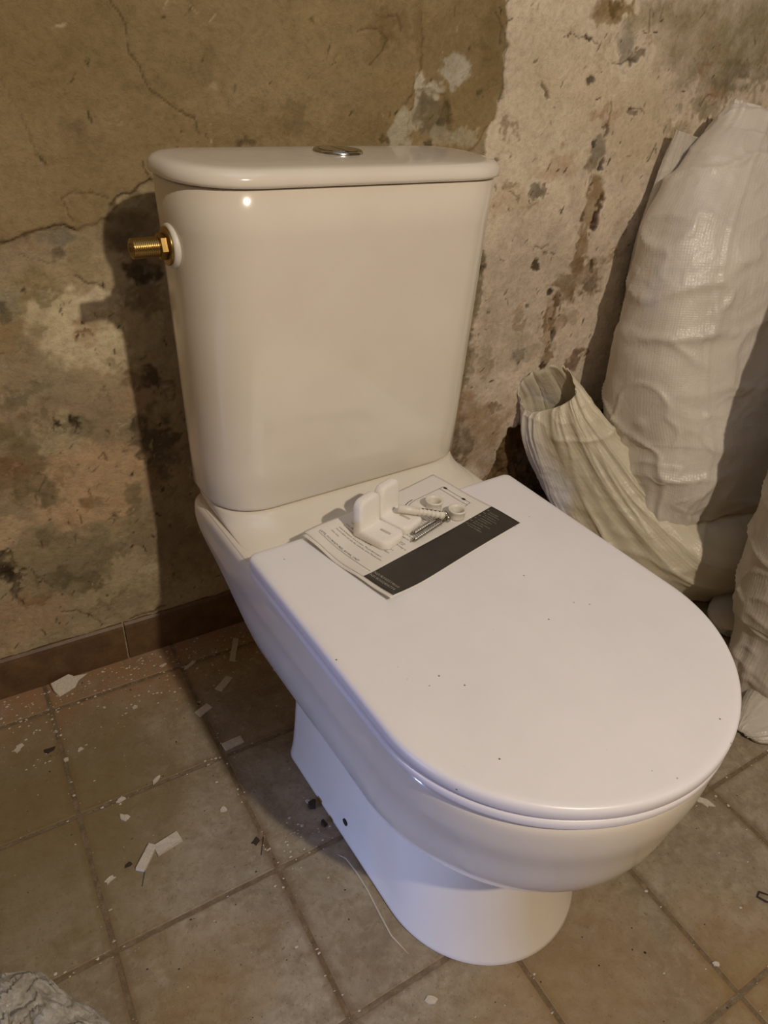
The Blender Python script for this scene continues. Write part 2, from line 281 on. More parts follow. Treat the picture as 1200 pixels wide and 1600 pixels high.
# ---------------------------------------------------------------- setting
WY = 11.3                                   # plaster face of the back wall
WD = {"blobs":[[-18.24,70.84,2.4,0.94,0.21,-0.58,192,178,148,0.85,0.4,0.8],[-16.63,71.91,1.09,0.53,0.21,-0.43,176,160,130,0.8,0.4,0.9],[-20.99,69.33,1.16,-0.05,-0.12,-0.84,160,144,112,0.6,0.4,0.8],[-20.36,63.06,1.52,-0.12,-0.22,-1.68,203,185,151,0.5,0.5,0.6],[-25.47,86.18,9.55,0.56,-1.26,-6.8,128,112,74,0.6,0.9,0.3],[-7.45,87.24,13.48,0.79,-0.29,-4.3,146,130,98,0.6,0.9,0.3],[-21.57,75.08,11.71,-0.08,-0.9,-6.04,152,134,102,0.5,0.9,0.3],[-2.32,81.83,7.59,0.22,-0.15,-4.76,160,142,110,0.5,0.9,0.4],[11.57,82.94,8.72,0.28,0.33,-5.81,162,143,108,0.5,0.9,0.4],[-31.05,70.07,4.57,-0.18,-0.8,-4.01,160,138,108,0.5,0.8,0.4],[-23.19,77.61,1.38,-0.81,-0.67,-0.86,120,102,76,0.6,0.7,0.6],[-7.99,84.8,1.03,-0.1,-0.7,-2.48,118,100,72,0.5,0.7,0.8],[3.11,79.58,1.94,0.03,0.0,-1.7,112,98,70,0.55,0.6,0.8],[-3.31,76.72,1.34,0.0,-0.02,-0.56,80,66,46,0.7,0.5,0.8],[-7.38,82.64,0.61,0.02,-0.02,-0.38,182,168,140,0.7,0.5,0.3],[16.15,90.42,3.1,-0.57,-0.63,-1.53,116,94,60,0.55,0.7,0.8],[20.47,90.25,0.78,0.05,0.49,-4.12,128,106,72,0.5,0.6,0.4],[33.27,88.69,2.25,0.05,0.84,-6.83,118,102,66,0.6,0.6,0.4],[30.06,81.99,4.55,0.12,0.69,-3.97,146,126,84,0.6,0.7,0.4],[17.37,82.4,4.02,0.12,0.42,-4.48,150,128,88,0.5,0.7,0.4],[11.81,78.62,3.5,0.04,0.13,-2.25,140,122,80,0.5,0.7,0.5],[21.21,83.25,1.13,-0.02,0.05,-2.53,206,198,180,0.9,0.25,0.5],[19.45,78.71,2.71,-0.32,-0.43,-3.23,196,188,166,0.9,0.25,0.5],[26.64,85.51,2.58,-0.2,-0.19,-1.91,200,196,182,0.9,0.25,0.5],[23.85,82.81,1.69,0.05,0.14,-1.05,205,198,182,0.9,0.3,0.5],[23.52,79.76,2.22,0.48,1.21,-2.42,122,112,90,0.95,0.25,0.5],[26.08,79.96,0.98,-0.17,-0.34,-1.53,84,74,54,0.85,0.4,0.6],[29.42,77.77,2.76,0.02,0.24,-1.48,184,174,148,0.8,0.3,0.6],[26.31,77.59,2.46,0.01,0.19,-1.29,176,166,140,0.7,0.3,0.6],[16.26,76.84,0.91,0.0,0.05,-0.54,92,78,54,0.8,0.5,0.6],[23.4,76.53,0.98,0.0,0.05,-0.4,86,76,56,0.8,0.4,0.4],[31.57,82.97,0.48,-0.24,-0.37,-0.37,74,60,40,0.8,0.5,0.5],[-30.43,59.38,4.23,-0.44,-0.71,-3.83,160,146,103,0.75,0.4,0.4],[-34.52,52.78,1.8,-0.27,-1.32,-6.58,158,131,94,0.7,0.4,0.4],[-26.73,66.86,1.83,-0.27,-0.31,-1.18,132,126,110,0.9,0.3,0.4],[-27.14,64.89,0.69,-0.05,-0.12,-0.72,84,74,54,0.8,0.5,0.6],[-24.65,64.13,1.87,-0.14,-0.47,-2.97,158,144,106,0.6,0.6,0.5],[-26.84,54.99,5.01,-0.64,-0.77,-4.8,228,214,178,0.92,0.3,0.5],[-22.82,58.98,2.59,-0.26,-0.25,-1.74,230,216,185,0.85,0.35,0.6],[-30.86,56.31,0.84,-0.1,-0.17,-0.94,158,144,108,0.8,0.4,0.4],[-33.06,55.16,0.97,-0.13,-0.18,-0.94,155,142,108,0.8,0.4,0.4],[-32.19,49.9,5.17,-0.85,-0.69,-3.73,169,155,124,0.8,0.4,0.6],[-23.42,52.0,2.69,-0.39,-0.36,-2.58,221,207,171,0.8,0.4,0.5],[-23.09,50.9,0.99,-0.57,-0.34,-0.69,158,146,117,0.8,0.4,0.5],[-25.73,55.27,1.05,-0.13,-0.06,-0.4,74,64,48,0.85,0.3,0.8],[-34.01,48.05,2.62,0.62,0.13,-1.18,126,115,90,0.7,0.4,0.8],[-33.14,59.66,1.34,-0.14,-0.39,-1.94,169,160,137,0.8,0.35,0.7],[-34.16,58.64,0.93,-0.1,-0.28,-1.35,94,86,64,0.75,0.4,0.7],[-28.8,42.79,2.41,-1.03,-0.51,-1.59,142,131,103,0.9,0.25,0.4],[-30.0,44.62,0.99,-0.19,-0.17,-0.99,189,174,140,0.9,0.25,0.3],[-28.7,43.43,0.72,-0.71,-0.31,-0.43,60,48,34,0.85,0.3,0.8],[-30.72,43.18,0.38,0.08,0.1,-0.82,66,54,40,0.8,0.4,0.6],[-31.38,41.62,4.41,-2.17,-0.5,-1.39,203,189,153,0.7,0.4,0.6],[-29.27,34.15,9.44,-2.43,-1.07,-6.84,212,180,142,0.85,0.4,0.5],[-36.52,38.96,4.11,-0.98,-1.12,-5.68,126,110,79,0.8,0.4,0.7],[-37.7,38.76,1.89,-0.46,-0.41,-2.04,137,99,67,0.6,0.5,0.6],[-34.51,34.28,2.81,-1.44,-0.68,-2.06,117,106,79,0.75,0.4,0.7],[-28.52,30.65,1.52,-0.42,-0.17,-1.15,149,122,85,0.85,0.35,0.5],[-22.77,29.5,1.26,-0.35,-0.35,-2.86,124,112,83,0.8,0.4,0.6],[-39.58,27.52,5.45,-1.74,-0.71,-3.54,207,180,144,0.85,0.35,0.5],[-41.17,23.6,1.42,0.04,-0.04,-3.33,52,40,28,0.95,0.3,0.8],[-40.45,19.86,0.8,0.21,0.35,-2.97,60,46,34,0.85,0.35,0.9],[-33.04,21.96,7.87,-2.67,-1.06,-6.44,142,131,99,0.8,0.45,0.6],[-34.83,26.57,2.1,-0.66,-0.23,-1.28,126,112,85,0.6,0.4,0.6],[-25.47,16.89,3.79,-1.34,-0.53,-4.2,194,178,142,0.7,0.4,0.6],[-31.03,17.63,2.12,-0.77,-0.29,-1.9,117,106,76,0.7,0.4,0.6],[-34.76,19.58,2.53,-0.91,-0.27,-1.6,96,86,62,0.6,0.5,0.7],[-29.25,13.79,4.69,-0.08,0.09,-1.8,185,169,133,0.7,0.4,0.6],[-38.77,14.32,5.18,-0.08,0.0,-3.22,176,151,117,0.8,0.4,0.6],[-42.9,10.94,5.09,-0.16,-0.05,-2.51,189,164,126,0.7,0.4,0.6],[-38.34,16.65,2.19,0.26,0.08,-1.2,135,101,70,0.6,0.5,0.7],[-25.33,25.33,2.34,-0.71,-0.3,-2.26,169,153,117,0.6,0.5,0.5],[-18.01,66.66,3.54,-0.2,-0.36,-2.99,100,86,62,0.8,0.5,0.6],[-17.62,62.07,2.05,-0.17,-0.22,-1.89,70,58,42,0.92,0.25,0.35],[-16.88,62.32,0.71,-0.06,-0.08,-0.7,135,119,94,0.6,0.5,0.9],[-17.39,58.43,2.76,-0.28,-0.18,-1.64,117,101,74,0.7,0.4,0.7],[-19.43,54.9,2.93,-0.36,-0.37,-3.07,198,180,144,0.7,0.5,0.6],[-18.9,47.25,3.66,-1.34,-0.45,-1.59,84,72,52,0.85,0.4,0.8],[-20.43,39.27,1.75,-0.38,-0.52,-4.45,78,66,48,0.8,0.45,0.8],[-17.16,38.57,2.74,-0.59,-0.37,-3.71,92,80,58,0.8,0.45,0.8],[-17.73,32.84,1.86,-0.46,-0.32,-3.27,86,74,54,0.7,0.5,0.8],[-17.82,42.74,2.66,-0.51,-0.2,-1.95,180,162,128,0.6,0.5,0.8],[-18.51,22.04,6.0,-1.87,-0.36,-3.62,131,115,88,0.6,0.5,0.8],[-15.46,15.99,6.38,-2.17,-0.32,-3.89,142,126,97,0.6,0.5,0.8],[43.41,90.24,7.43,0.44,1.26,-4.61,198,188,164,0.5,0.8,0.4],[41.79,82.29,6.34,0.16,1.26,-5.04,202,190,164,0.5,0.8,0.4],[48.46,85.77,9.34,0.37,1.49,-4.99,208,188,158,0.5,0.8,0.4],[64.78,79.21,12.72,0.14,2.63,-6.77,204,182,150,0.6,0.8,0.4],[53.6,94.1,3.91,0.28,0.69,-1.96,150,124,78,0.85,0.35,0.6],[54.16,94.75,1.29,0.1,0.43,-1.19,110,84,48,0.8,0.4,0.7],[58.23,90.3,2.25,-0.1,0.18,-2.58,160,152,138,0.85,0.3,0.5],[61.05,88.8,1.98,0.1,0.26,-0.66,90,76,54,0.7,0.4,0.9],[49.87,90.85,0.89,-0.13,-0.08,-0.3,60,48,32,0.9,0.3,0.6],[51.87,85.41,0.8,-0.14,-0.19,-0.71,92,84,66,0.9,0.3,0.5],[43.4,83.81,0.34,0.07,0.85,-1.24,90,72,50,0.8,0.4,0.5],[46.14,90.63,0.49,0.03,0.07,-0.23,70,56,38,0.8,0.3,0.5],[82.58,92.55,21.06,1.24,2.9,-5.32,140,128,88,0.75,0.7,0.5],[80.92,86.12,10.82,-1.62,-0.34,-2.31,124,114,80,0.55,0.6,0.9],[90.7,87.43,9.15,0.36,1.66,-2.86,104,94,66,0.6,0.6,0.9],[81.13,82.33,3.77,0.08,0.87,-1.74,132,120,84,0.7,0.5,0.7],[62.75,81.75,1.46,-0.42,-0.26,-0.47,66,50,34,0.85,0.35,0.7],[74.91,78.84,2.65,0.02,0.97,-2.16,150,138,102,0.5,0.5,0.8],[60.56,93.66,5.57,0.38,0.62,-1.56,150,138,98,0.5,0.6,0.6],[44.82,69.62,1.55,0.38,0.76,-1.0,124,118,98,0.9,0.25,0.8],[39.13,70.43,2.07,-0.05,0.14,-0.65,150,128,98,0.7,0.5,0.8],[46.9,69.94,0.69,-0.02,0.3,-1.15,112,98,74,0.7,0.4,0.7],[36.17,74.4,0.46,-0.18,-0.23,-0.37,70,56,38,0.85,0.3,0.5],[44.63,67.63,1.77,0.29,0.29,-0.48,120,92,64,0.7,0.4,0.8],[47.94,73.66,4.34,1.1,1.28,-1.59,198,166,132,0.6,0.6,0.7],[42.85,67.21,4.95,-0.19,0.46,-1.96,200,176,142,0.5,0.6,0.7],[48.13,58.01,1.05,-0.27,-0.13,-1.13,78,66,48,0.92,0.25,0.6],[49.93,60.0,0.44,-0.03,0.11,-0.43,80,66,46,0.8,0.3,0.5],[51.53,60.0,0.9,-0.06,0.09,-0.32,86,72,50,0.8,0.3,0.6],[47.76,51.23,0.45,-0.05,0.08,-0.35,70,56,38,0.8,0.3,0.3],[39.26,51.02,0.42,-0.05,0.07,-0.34,70,56,38,0.8,0.3,0.3],[34.78,63.56,0.65,-0.06,0.27,-2.35,64,52,34,0.92,0.3,0.6],[35.58,59.17,1.19,-0.09,0.45,-2.49,84,72,50,0.92,0.3,0.6],[36.39,58.29,0.53,-0.04,0.16,-0.83,36,28,18,0.9,0.3,0.5],[35.34,54.65,1.23,-0.2,0.29,-4.31,126,112,84,0.8,0.35,0.6],[35.33,47.02,0.99,-0.2,0.18,-2.76,96,82,58,0.85,0.35,0.6],[35.74,42.93,2.01,-0.29,0.45,-2.69,138,122,98,0.7,0.4,0.8],[35.31,38.81,1.45,-0.24,0.5,-3.05,120,106,82,0.7,0.4,0.8],[49.92,22.73,20.6,-4.54,2.44,-11.18,168,138,100,0.35,0.8,0.6],[48.39,43.53,4.14,-0.56,0.77,-3.31,176,164,146,0.6,0.6,0.7],[47.81,42.76,1.42,-0.2,0.29,-1.27,126,118,106,0.7,0.4,0.8],[40.28,27.6,7.14,-1.49,1.56,-8.81,150,124,92,0.65,0.6,0.6],[38.1,25.34,2.85,-0.63,0.62,-3.78,108,94,74,0.75,0.5,0.7],[43.87,32.77,2.24,-0.41,0.22,-1.1,118,94,64,0.85,0.35,0.8],[42.13,29.92,6.5,-1.28,0.69,-3.68,180,152,116,0.5,0.5,0.8],[62.09,38.42,1.8,-0.83,-1.0,-2.98,120,88,64,0.85,0.4,0.7],[60.77,35.97,2.19,-0.9,-0.37,-1.97,140,104,76,0.7,0.4,0.7],[59.53,47.6,1.72,-0.61,-0.4,-2.02,140,116,86,0.5,0.5,0.7],[57.09,75.82,1.94,-0.22,0.11,-1.86,146,138,120,0.95,0.25,0.4],[56.1,73.57,1.61,-0.02,0.43,-1.35,130,116,92,0.8,0.35,0.6],[57.72,78.68,0.62,0.16,1.11,-1.2,60,44,30,0.85,0.3,0.8],[58.95,73.35,0.9,-0.01,0.3,-0.87,52,36,24,0.9,0.3,0.7],[55.84,76.56,0.58,-0.13,-0.16,-0.7,56,42,30,0.85,0.3,0.6],[58.31,67.64,1.73,-0.33,-0.19,-4.2,150,122,84,0.9,0.3,0.4],[59.88,66.56,0.64,-0.12,-0.1,-2.62,84,58,36,0.85,0.35,0.6],[56.75,65.45,0.47,-0.07,0.06,-1.02,72,50,32,0.85,0.3,0.5],[59.93,65.0,0.8,-0.13,0.1,-1.45,66,44,28,0.85,0.3,0.6],[58.19,60.86,1.61,-0.36,-0.15,-3.38,152,124,84,0.9,0.3,0.4],[57.81,57.05,2.3,-0.58,-0.16,-2.15,140,112,78,0.9,0.35,0.6],[60.76,55.13,4.33,-0.36,0.9,-2.86,138,114,82,0.75,0.45,0.7],[62.32,53.26,1.55,-0.32,0.14,-1.87,124,106,84,0.8,0.4,0.7],[56.13,53.82,2.83,-1.3,-0.71,-1.32,130,108,78,0.85,0.35,0.7],[61.68,56.76,0.49,-0.04,0.38,-1.17,76,56,38,0.8,0.3,0.5],[52.49,53.14,0.78,-0.07,0.16,-0.58,44,30,18,0.95,0.3,0.4],[54.95,51.41,0.96,-0.1,0.3,-1.08,50,32,20,0.9,0.3,0.6],[54.6,48.16,0.66,-0.17,-0.02,-3.3,46,28,16,0.92,0.3,0.6],[53.0,47.75,0.65,-0.17,-0.04,-2.58,96,66,40,0.85,0.35,0.6],[54.13,47.02,2.16,-0.58,-0.05,-5.27,160,134,100,0.7,0.4,0.5],[55.45,45.05,0.67,-0.17,0.05,-1.22,34,20,12,0.9,0.3,0.4],[54.51,40.82,1.36,-0.44,-0.17,-2.95,130,100,68,0.8,0.35,0.6],[57.21,47.87,1.18,-0.31,0.01,-2.13,148,122,96,0.7,0.5,0.6],[54.29,39.2,0.84,-0.13,0.17,-0.67,60,40,24,0.9,0.3,0.5]],"lines":[[[[-17.79,89.92],[-16.61,88.1],[-16.33,85.58],[-15.45,83.87],[-15.16,82.8],[-14.1,81.62],[-12.95,80.9],[-11.71,80.1],[-9.91,79.3],[-9.67,78.38],[-9.19,77.58]],0.103,[66,50,32],0.25],[[[-29.69,82.71],[-28.9,80.78],[-28.34,79.06],[-27.75,77.27],[-27.39,75.12]],0.059,[120,100,74],0.05],[[[-33.04,66.61],[-31.34,66.99],[-29.57,67.65],[-27.82,68.04],[-26.41,68.38],[-24.94,67.61]],0.165,[44,32,22],0.5],[[[-25.79,71.21],[-24.85,71.58],[-21.42,71.35],[-20.63,70.92]],0.08,[84,68,48],0.2],[[[-25.79,71.21],[-25.48,70.19],[-25.03,68.8]],0.067,[100,82,60],0.1],[[[-20.72,70.23],[-19.31,71.01],[-18.16,71.47],[-16.59,72.33],[-15.57,72.79]],0.215,[70,56,40],0.5],[[[-16.29,74.91],[-16.04,73.82],[-15.43,72.65]],0.146,[76,62,44],0.3],[[[-25.51,62.33],[-24.35,61.32],[-22.55,60.93]],0.158,[70,58,42],0.3],[[[-31.34,65.32],[-29.49,64.48],[-28.33,64.04]],0.066,[106,94,70],0.1],[[[11.22,89.13],[13.91,89.49],[15.84,88.62],[14.6,86.66],[13.54,85.79]],0.134,[92,72,46],0.2],[[[15.09,90.87],[17.02,91.2],[17.86,89.41]],0.11,[90,70,46],0.1],[[[20.61,91.59],[21.03,88.92],[21.05,85.42],[20.09,83.21],[19.08,81.34]],0.145,[112,92,62],0.15],[[[25.83,92.64],[25.79,91.62]],0.152,[90,72,46],0.1],[[[32.51,92.44],[33.66,91.11],[33.78,88.94]],0.162,[84,70,46],0.2],[[[33.88,91.12],[35.01,89.01],[35.28,84.48],[35.19,82.12]],0.22,[96,82,58],0.2],[[[46.95,90.83],[48.94,90.56],[50.15,90.79],[52.38,89.98]],0.148,[88,72,50],0.1],[[[55.76,87.97],[57.89,87.82],[59.72,88.57],[61.31,88.15]],0.216,[84,70,48],0.1],[[[61.73,94.92],[62.25,92.97],[62.19,91.34]],0.165,[88,76,52],0.1],[[[57.33,82.69],[58.07,81.38],[57.82,80.04],[57.85,79.14]],0.225,[92,74,52],0.2],[[[61.95,81.91],[63.65,82.13],[65.28,81.8],[65.49,81.26]],0.205,[80,62,44],0.1],[[[-41.66,25.12],[-40.16,26.61],[-39.93,23.74]],0.157,[50,38,26],0.2],[[[-39.58,21.31],[-40.89,17.63],[-40.37,16.82]],0.116,[60,46,32],0.1],[[[-38.48,22.67],[-37.61,20.6],[-35.98,17.6]],0.099,[76,62,44],0.1],[[[-29.55,44.07],[-28.29,43.44],[-29.1,41.9]],0.14,[50,38,26],0.1],[[[-31.21,44.85],[-30.69,43.36],[-30.02,42.66]],0.122,[62,50,36],0.1],[[[-26.38,37.56],[-25.94,38.27],[-25.67,37.19]],0.135,[60,48,34],0.1],[[[-30.32,29.08],[-30.35,27.76]],0.155,[60,44,32],0.1],[[[-26.68,27.46],[-25.77,26.85],[-26.26,26.54]],0.126,[66,50,36],0.1],[[[-36.04,26.39],[-36.11,25.07]],0.165,[70,50,36],0.1],[[[-31.49,26.08],[-31.67,24.42]],0.104,[100,70,50],0.1],[[[-35.47,12.74],[-33.88,12.36],[-32.05,10.96],[-30.48,8.57]],0.147,[70,56,40],0.3],[[[-26.12,7.87],[-23.56,7.93],[-20.38,8.34]],0.229,[44,34,24],0.3],[[[-34.57,37.02],[-33.52,36.26],[-34.56,34.5]],0.124,[60,50,36],0.1],[[[79.22,82.77],[80.19,84.22],[82.71,84.29]],0.233,[84,74,50],0.1],[[[70.4,76.87],[69.89,75.4],[69.21,73.92]],0.224,[84,70,48],0.1],[[[46.96,61.55],[48.48,61.14],[50.18,61.24]],0.172,[86,70,50],0.1],[[[39.58,70.14],[41.7,69.34],[41.52,68.4]],0.181,[100,80,58],0.1]],"regions":[[[[-41.1,96.7],[31.7,106.4],[34.2,94.0],[34.7,90.1],[35.3,84.5],[35.0,81.7],[33.8,78.9],[31.1,76.0],[26.9,73.9],[16.2,73.2],[-0.9,73.1],[-10.7,74.2],[-15.6,72.7],[-18.2,71.5],[-20.7,70.2],[-20.9,68.6],[-22.6,68.2],[-24.9,67.6],[-26.4,68.4],[-27.8,68.0],[-29.6,67.6],[-33.1,66.5],[-50.7,65.4]],0.35,[156,136,100]],[[[31.5,106.4],[34.2,94.0],[34.7,90.1],[35.3,84.5],[35.0,81.7],[33.8,78.9],[33.9,75.1],[33.5,70.3],[35.7,60.8],[35.7,53.6],[36.5,43.4],[36.3,33.7],[36.5,22.9],[41.0,14.6],[45.9,18.5],[48.2,23.1],[49.0,26.9],[54.8,28.8],[60.7,20.3],[80.2,-20.6],[547.4,-186.4],[151.7,122.5]],0.25,[232,217,196]],[[[49.0,26.9],[52.6,26.7],[54.8,28.8],[86.1,24.4],[107.3,-30.2],[45.8,-8.4],[45.5,16.4],[48.2,23.1]],-2.5,[96,76,52]],[[[19.5,81.1],[21.1,83.2],[25.6,82.3],[27.2,80.4],[26.4,76.8],[21.1,76.2]],-0.35,None]]}
def build_wall():
    xs = np.concatenate([np.linspace(-130, -56, 10)[:-1], np.arange(-56, 116, .21), np.linspace(116, 170, 8)])
    zs = np.concatenate([np.arange(0, 110, .21), np.linspace(110, 240, 12)])
    X, Z = np.meshgrid(xs, zs)
    wx = fbm(X*.22, Z*.22, 0, 5, 11); wz = fbm(X*.22, Z*.22, 5., 5, 12)
    fx = fbm(X*.9, Z*.9, 2., 3, 13); fz = fbm(X*.9, Z*.9, 8., 3, 14)
    hx = fbm(X*2.2, Z*2.2, 4., 2, 15); hz = fbm(X*2.2, Z*2.2, 7., 2, 16)
    n1 = fbm(X*.07, Z*.07, 0, 5, 21); n2 = fbm(X*.5, Z*.5, 3., 4, 22); n3 = fbm(X*.25, Z*.12, 6., 4, 23)
    H = n2*.10+n1*.30+n3*.12
    def L(c): return np.array(srgb(c))
    C = np.empty(X.shape+(3,)); C[:] = L((184,166,134))
    C += (L((116,102,76))-L((166,150,118)))*np.clip(.5+n1*1.2, 0, 1)[..., None]*.6
    def inside(poly, Xw, Zw):
        ins = np.zeros(Xw.shape, bool); dist = np.full(Xw.shape, 1e9)
        n = len(poly)
        for i in range(n):
            x0, z0 = poly[i]; x1, z1 = poly[(i+1) % n]
            cr = ((z0 > Zw) != (z1 > Zw)) & (Xw < (x1-x0)*(Zw-z0)/(z1-z0+1e-12)+x0); ins ^= cr
            dx, dz = x1-x0, z1-z0; t = np.clip(((Xw-x0)*dx+(Zw-z0)*dz)/(dx*dx+dz*dz+1e-9), 0, 1)
            dist = np.minimum(dist, np.hypot(Xw-x0-t*dx, Zw-z0-t*dz))
        return np.where(ins, dist, -dist)
    for k, (poly, h, c) in enumerate(WD['regions']):
        sd = inside(poly, X+wx*.9+fx*.5+hx*.25, Z+wz*.9+fz*.5+hz*.25); soft = .35 if h > -1 else 1.2
        m = sstep(-soft*.5, soft*.5, sd)
        H += h*m
        if h < -1: H += m*(fbm(X*.35, Z*.35, 9., 4, 31)*1.6)
        if c is not None:
            tone = np.clip(.5+n1*.8+n2*.35, 0, 1)[..., None]
            cc = L(c)*(.80+.34*tone)
            C = C*(1-m[..., None])+cc*m[..., None]
    for (cx, cz, ux, uz, vx, vz, r, g, b, op, soft, warp) in WD['blobs']:
        R = max(math.hypot(ux, uz), math.hypot(vx, vz))*1.9
        i0, i1 = np.searchsorted(zs, [cz-R, cz+R]); j0, j1 = np.searchsorted(xs, [cx-R, cx+R])
        if i1 <= i0 or j1 <= j0: continue
        sl = (slice(i0, i1), slice(j0, j1)); rm = math.sqrt(max(.3, abs(ux*vz-uz*vx)))
        dx = X[sl]-cx+wx[sl]*warp*rm*1.1+fx[sl]*warp*1.1*min(rm, 3)+hx[sl]*warp*.7; dz = Z[sl]-cz+wz[sl]*warp*rm*1.1+fz[sl]*warp*1.1*min(rm, 3)+hz[sl]*warp*.7
        det = ux*vz-uz*vx; a = (dx*vz-dz*vx)/det; b_ = (dz*ux-dx*uz)/det
        q = np.hypot(a, b_); m = (1-sstep(1-soft*.75, 1+soft*.55, q))*op
        m = m*np.clip(.85+n2[sl]*.5, 0, 1)
        C[sl] = C[sl]*(1-m[..., None])+L((r, g, b))*m[..., None]
        lum = (r+g+b)/3
        if lum < 80: H[sl] -= m*.25
        elif soft < .35: H[sl] -= m*.12
    for (pts, wd, c, dep) in WD['lines']:
        P_ = np.array(pts); x0, z0 = P_.min(0)-2; x1, z1 = P_.max(0)+2
        i0, i1 = np.searchsorted(zs, [z0, z1]); j0, j1 = np.searchsorted(xs, [x0, x1]); sl = (slice(i0, i1), slice(j0, j1))
        Xw = X[sl]+fx[sl]*.35; Zw = Z[sl]+fz[sl]*.35; dist = np.full(Xw.shape, 1e9)
        for (ax, az), (bx, bz) in zip(pts[:-1], pts[1:]):
            ddx, ddz = bx-ax, bz-az; t = np.clip(((Xw-ax)*ddx+(Zw-az)*ddz)/(ddx*ddx+ddz*ddz+1e-9), 0, 1)
            dist = np.minimum(dist, np.hypot(Xw-ax-t*ddx, Zw-az-t*ddz))
        hw = max(wd*.42, .05); m = 1-sstep(hw*.5, hw*1.3+.11, dist)
        H[sl] -= dep*.6*m; m = m*min(1, .5+wd*.6)
        C[sl] = C[sl]*(1-m[..., None])+L(c)*m[..., None]
    rng = np.random.RandomState(5)
    for k in range(150):                     # soft smears of rust, soot and lime
        if k < 90: cx, cz, cc = rng.uniform(36, 95), rng.uniform(20, 108), [(178,142,108), (150,126,98), (214,200,176), (166,150,124)][rng.randint(4)]
        else: cx, cz, cc = rng.uniform(-48, -10), rng.uniform(8, 64), [(118,104,76), (206,192,162), (146,126,96), (190,158,124)][rng.randint(4)]
        a_ = rng.normal(1.1, .7); ln = rng.uniform(.5, 3.2); th = ln*rng.uniform(.2, .6)
        i0, i1 = np.searchsorted(zs, [cz-6, cz+6]); j0, j1 = np.searchsorted(xs, [cx-6, cx+6]); sl = (slice(i0, i1), slice(j0, j1))
        dx = X[sl]-cx+wx[sl]*2+fx[sl]*1.6+hx[sl]*.8; dz = Z[sl]-cz+wz[sl]*2+fz[sl]*1.6+hz[sl]*.8
        u = dx*math.cos(a_)+dz*math.sin(a_); v = -dx*math.sin(a_)+dz*math.cos(a_)
        m = (1-sstep(.5, 1.25, np.hypot(u/ln, v/th)))*rng.uniform(.25, .65)
        C[sl] = C[sl]*(1-m[..., None])+L(cc)*m[..., None]; H[sl] -= m*.06
    gx = fbm(X*2.4, Z*2.4, 4., 2, 15)
    for k in range(760):                     # flecks of old paint and chips
        if k < 250: cx, cz = rng.uniform(-50, -8), rng.uniform(8, 62)
        elif k < 670: cx, cz = rng.uniform(34, 95), rng.uniform(18, 108)
        else: cx, cz = rng.uniform(-35, 34), rng.uniform(74, 108)
        a_ = rng.normal(1.2, .6); ln = rng.uniform(.1, .8)**1.8+.12; th = rng.uniform(.08, .16)
        i0, i1 = np.searchsorted(zs, [cz-1.6, cz+1.6]); j0, j1 = np.searchsorted(xs, [cx-1.6, cx+1.6]); sl = (slice(i0, i1), slice(j0, j1))
        dx = X[sl]-cx+fx[sl]*.4; dz = Z[sl]-cz+fz[sl]*.4
        u = dx*math.cos(a_)+dz*math.sin(a_); v = -dx*math.sin(a_)+dz*math.cos(a_)
        m = (1-sstep(.6, 1.3, np.hypot(u/ln, v/th)))*rng.uniform(.35, .9)
        cc = L((70, 56, 38)) if rng.rand() < .75 else L((196, 180, 150))
        C[sl] = C[sl]*(1-m[..., None])+cc*m[..., None]; H[sl] -= m*.1
    # crumbled bottom edge over the skirting
    H += sstep(10, 7.5, Z)*(.2+.3*n2)
    C = np.clip(C, 0, 1)
    nz, nx = X.shape
    V = np.stack([X, WY-H, Z], -1).reshape(-1, 3).astype(np.float32)*S
    idx = np.arange(nz*nx).reshape(nz, nx)
    Q = np.stack([idx[:-1, :-1], idx[:-1, 1:], idx[1:, 1:], idx[1:, :-1]], -1).reshape(-1, 4)
    me = bpy.data.meshes.new('wall_back')
    me.vertices.add(len(V)); me.vertices.foreach_set('co', V.ravel())
    me.loops.add(Q.size); me.loops.foreach_set('vertex_index', Q.ravel().astype(np.int32))
    me.polygons.add(len(Q)); me.polygons.foreach_set('loop_start', np.arange(0, Q.size, 4, dtype=np.int32))
    me.polygons.foreach_set('loop_total', np.full(len(Q), 4, np.int32))
    me.update(calc_edges=True); me.polygons.foreach_set('use_smooth', np.ones(len(Q), bool))
    at = me.color_attributes.new('col', 'FLOAT_COLOR', 'POINT')
    at.data.foreach_set('color', np.concatenate([C.reshape(-1, 3), np.ones((len(V), 1))], 1).astype(np.float32).ravel())
    me.materials.append(PLASTER)
    o = bpy.data.objects.new('wall_back', me); COL.objects.link(o); tag(o, kind='structure')
build_wall()
def slab(name, x0, x1, y0, y1, z0, z1, mat):
    bm = box_bm(x1-x0, y1-y0, z1-z0); o = bm_obj(name, bm, mat, loc=((x0+x1)/2, (y0+y1)/2, (z0+z1)/2)); tag(o, kind='structure'); return o
floor = slab('floor', -130, 170, -260, 12, -3, -.09, GROUT)
slab('ceiling', -130, 170, -260, 12, 240, 244, OTHER)
slab('wall_right', 170, 174, -260, 12, 0, 240, OTHER); slab('wall_front', -130, 170, -264, -260, 0, 240, OTHER)
# left wall; long low opening added to keep the cool light near the floor
bm = bmesh.new()
for (y0, y1, z0, z1) in ((-260, -132, 0, 240), (-43, 12, 0, 240), (-132, -43, 18, 240)):
    b2 = box_bm(4, y1-y0, z1-z0)
    for v in b2.verts: v.co += Vector((0, (y0+y1)/2, (z0+z1)/2))
    me = bpy.data.meshes.new('t'); b2.to_mesh(me); b2.free(); bm.from_mesh(me); bpy.data.meshes.remove(me)
tag(bm_obj('wall_left', bm, OTHER, loc=(-132, 0, 0)), kind='structure')

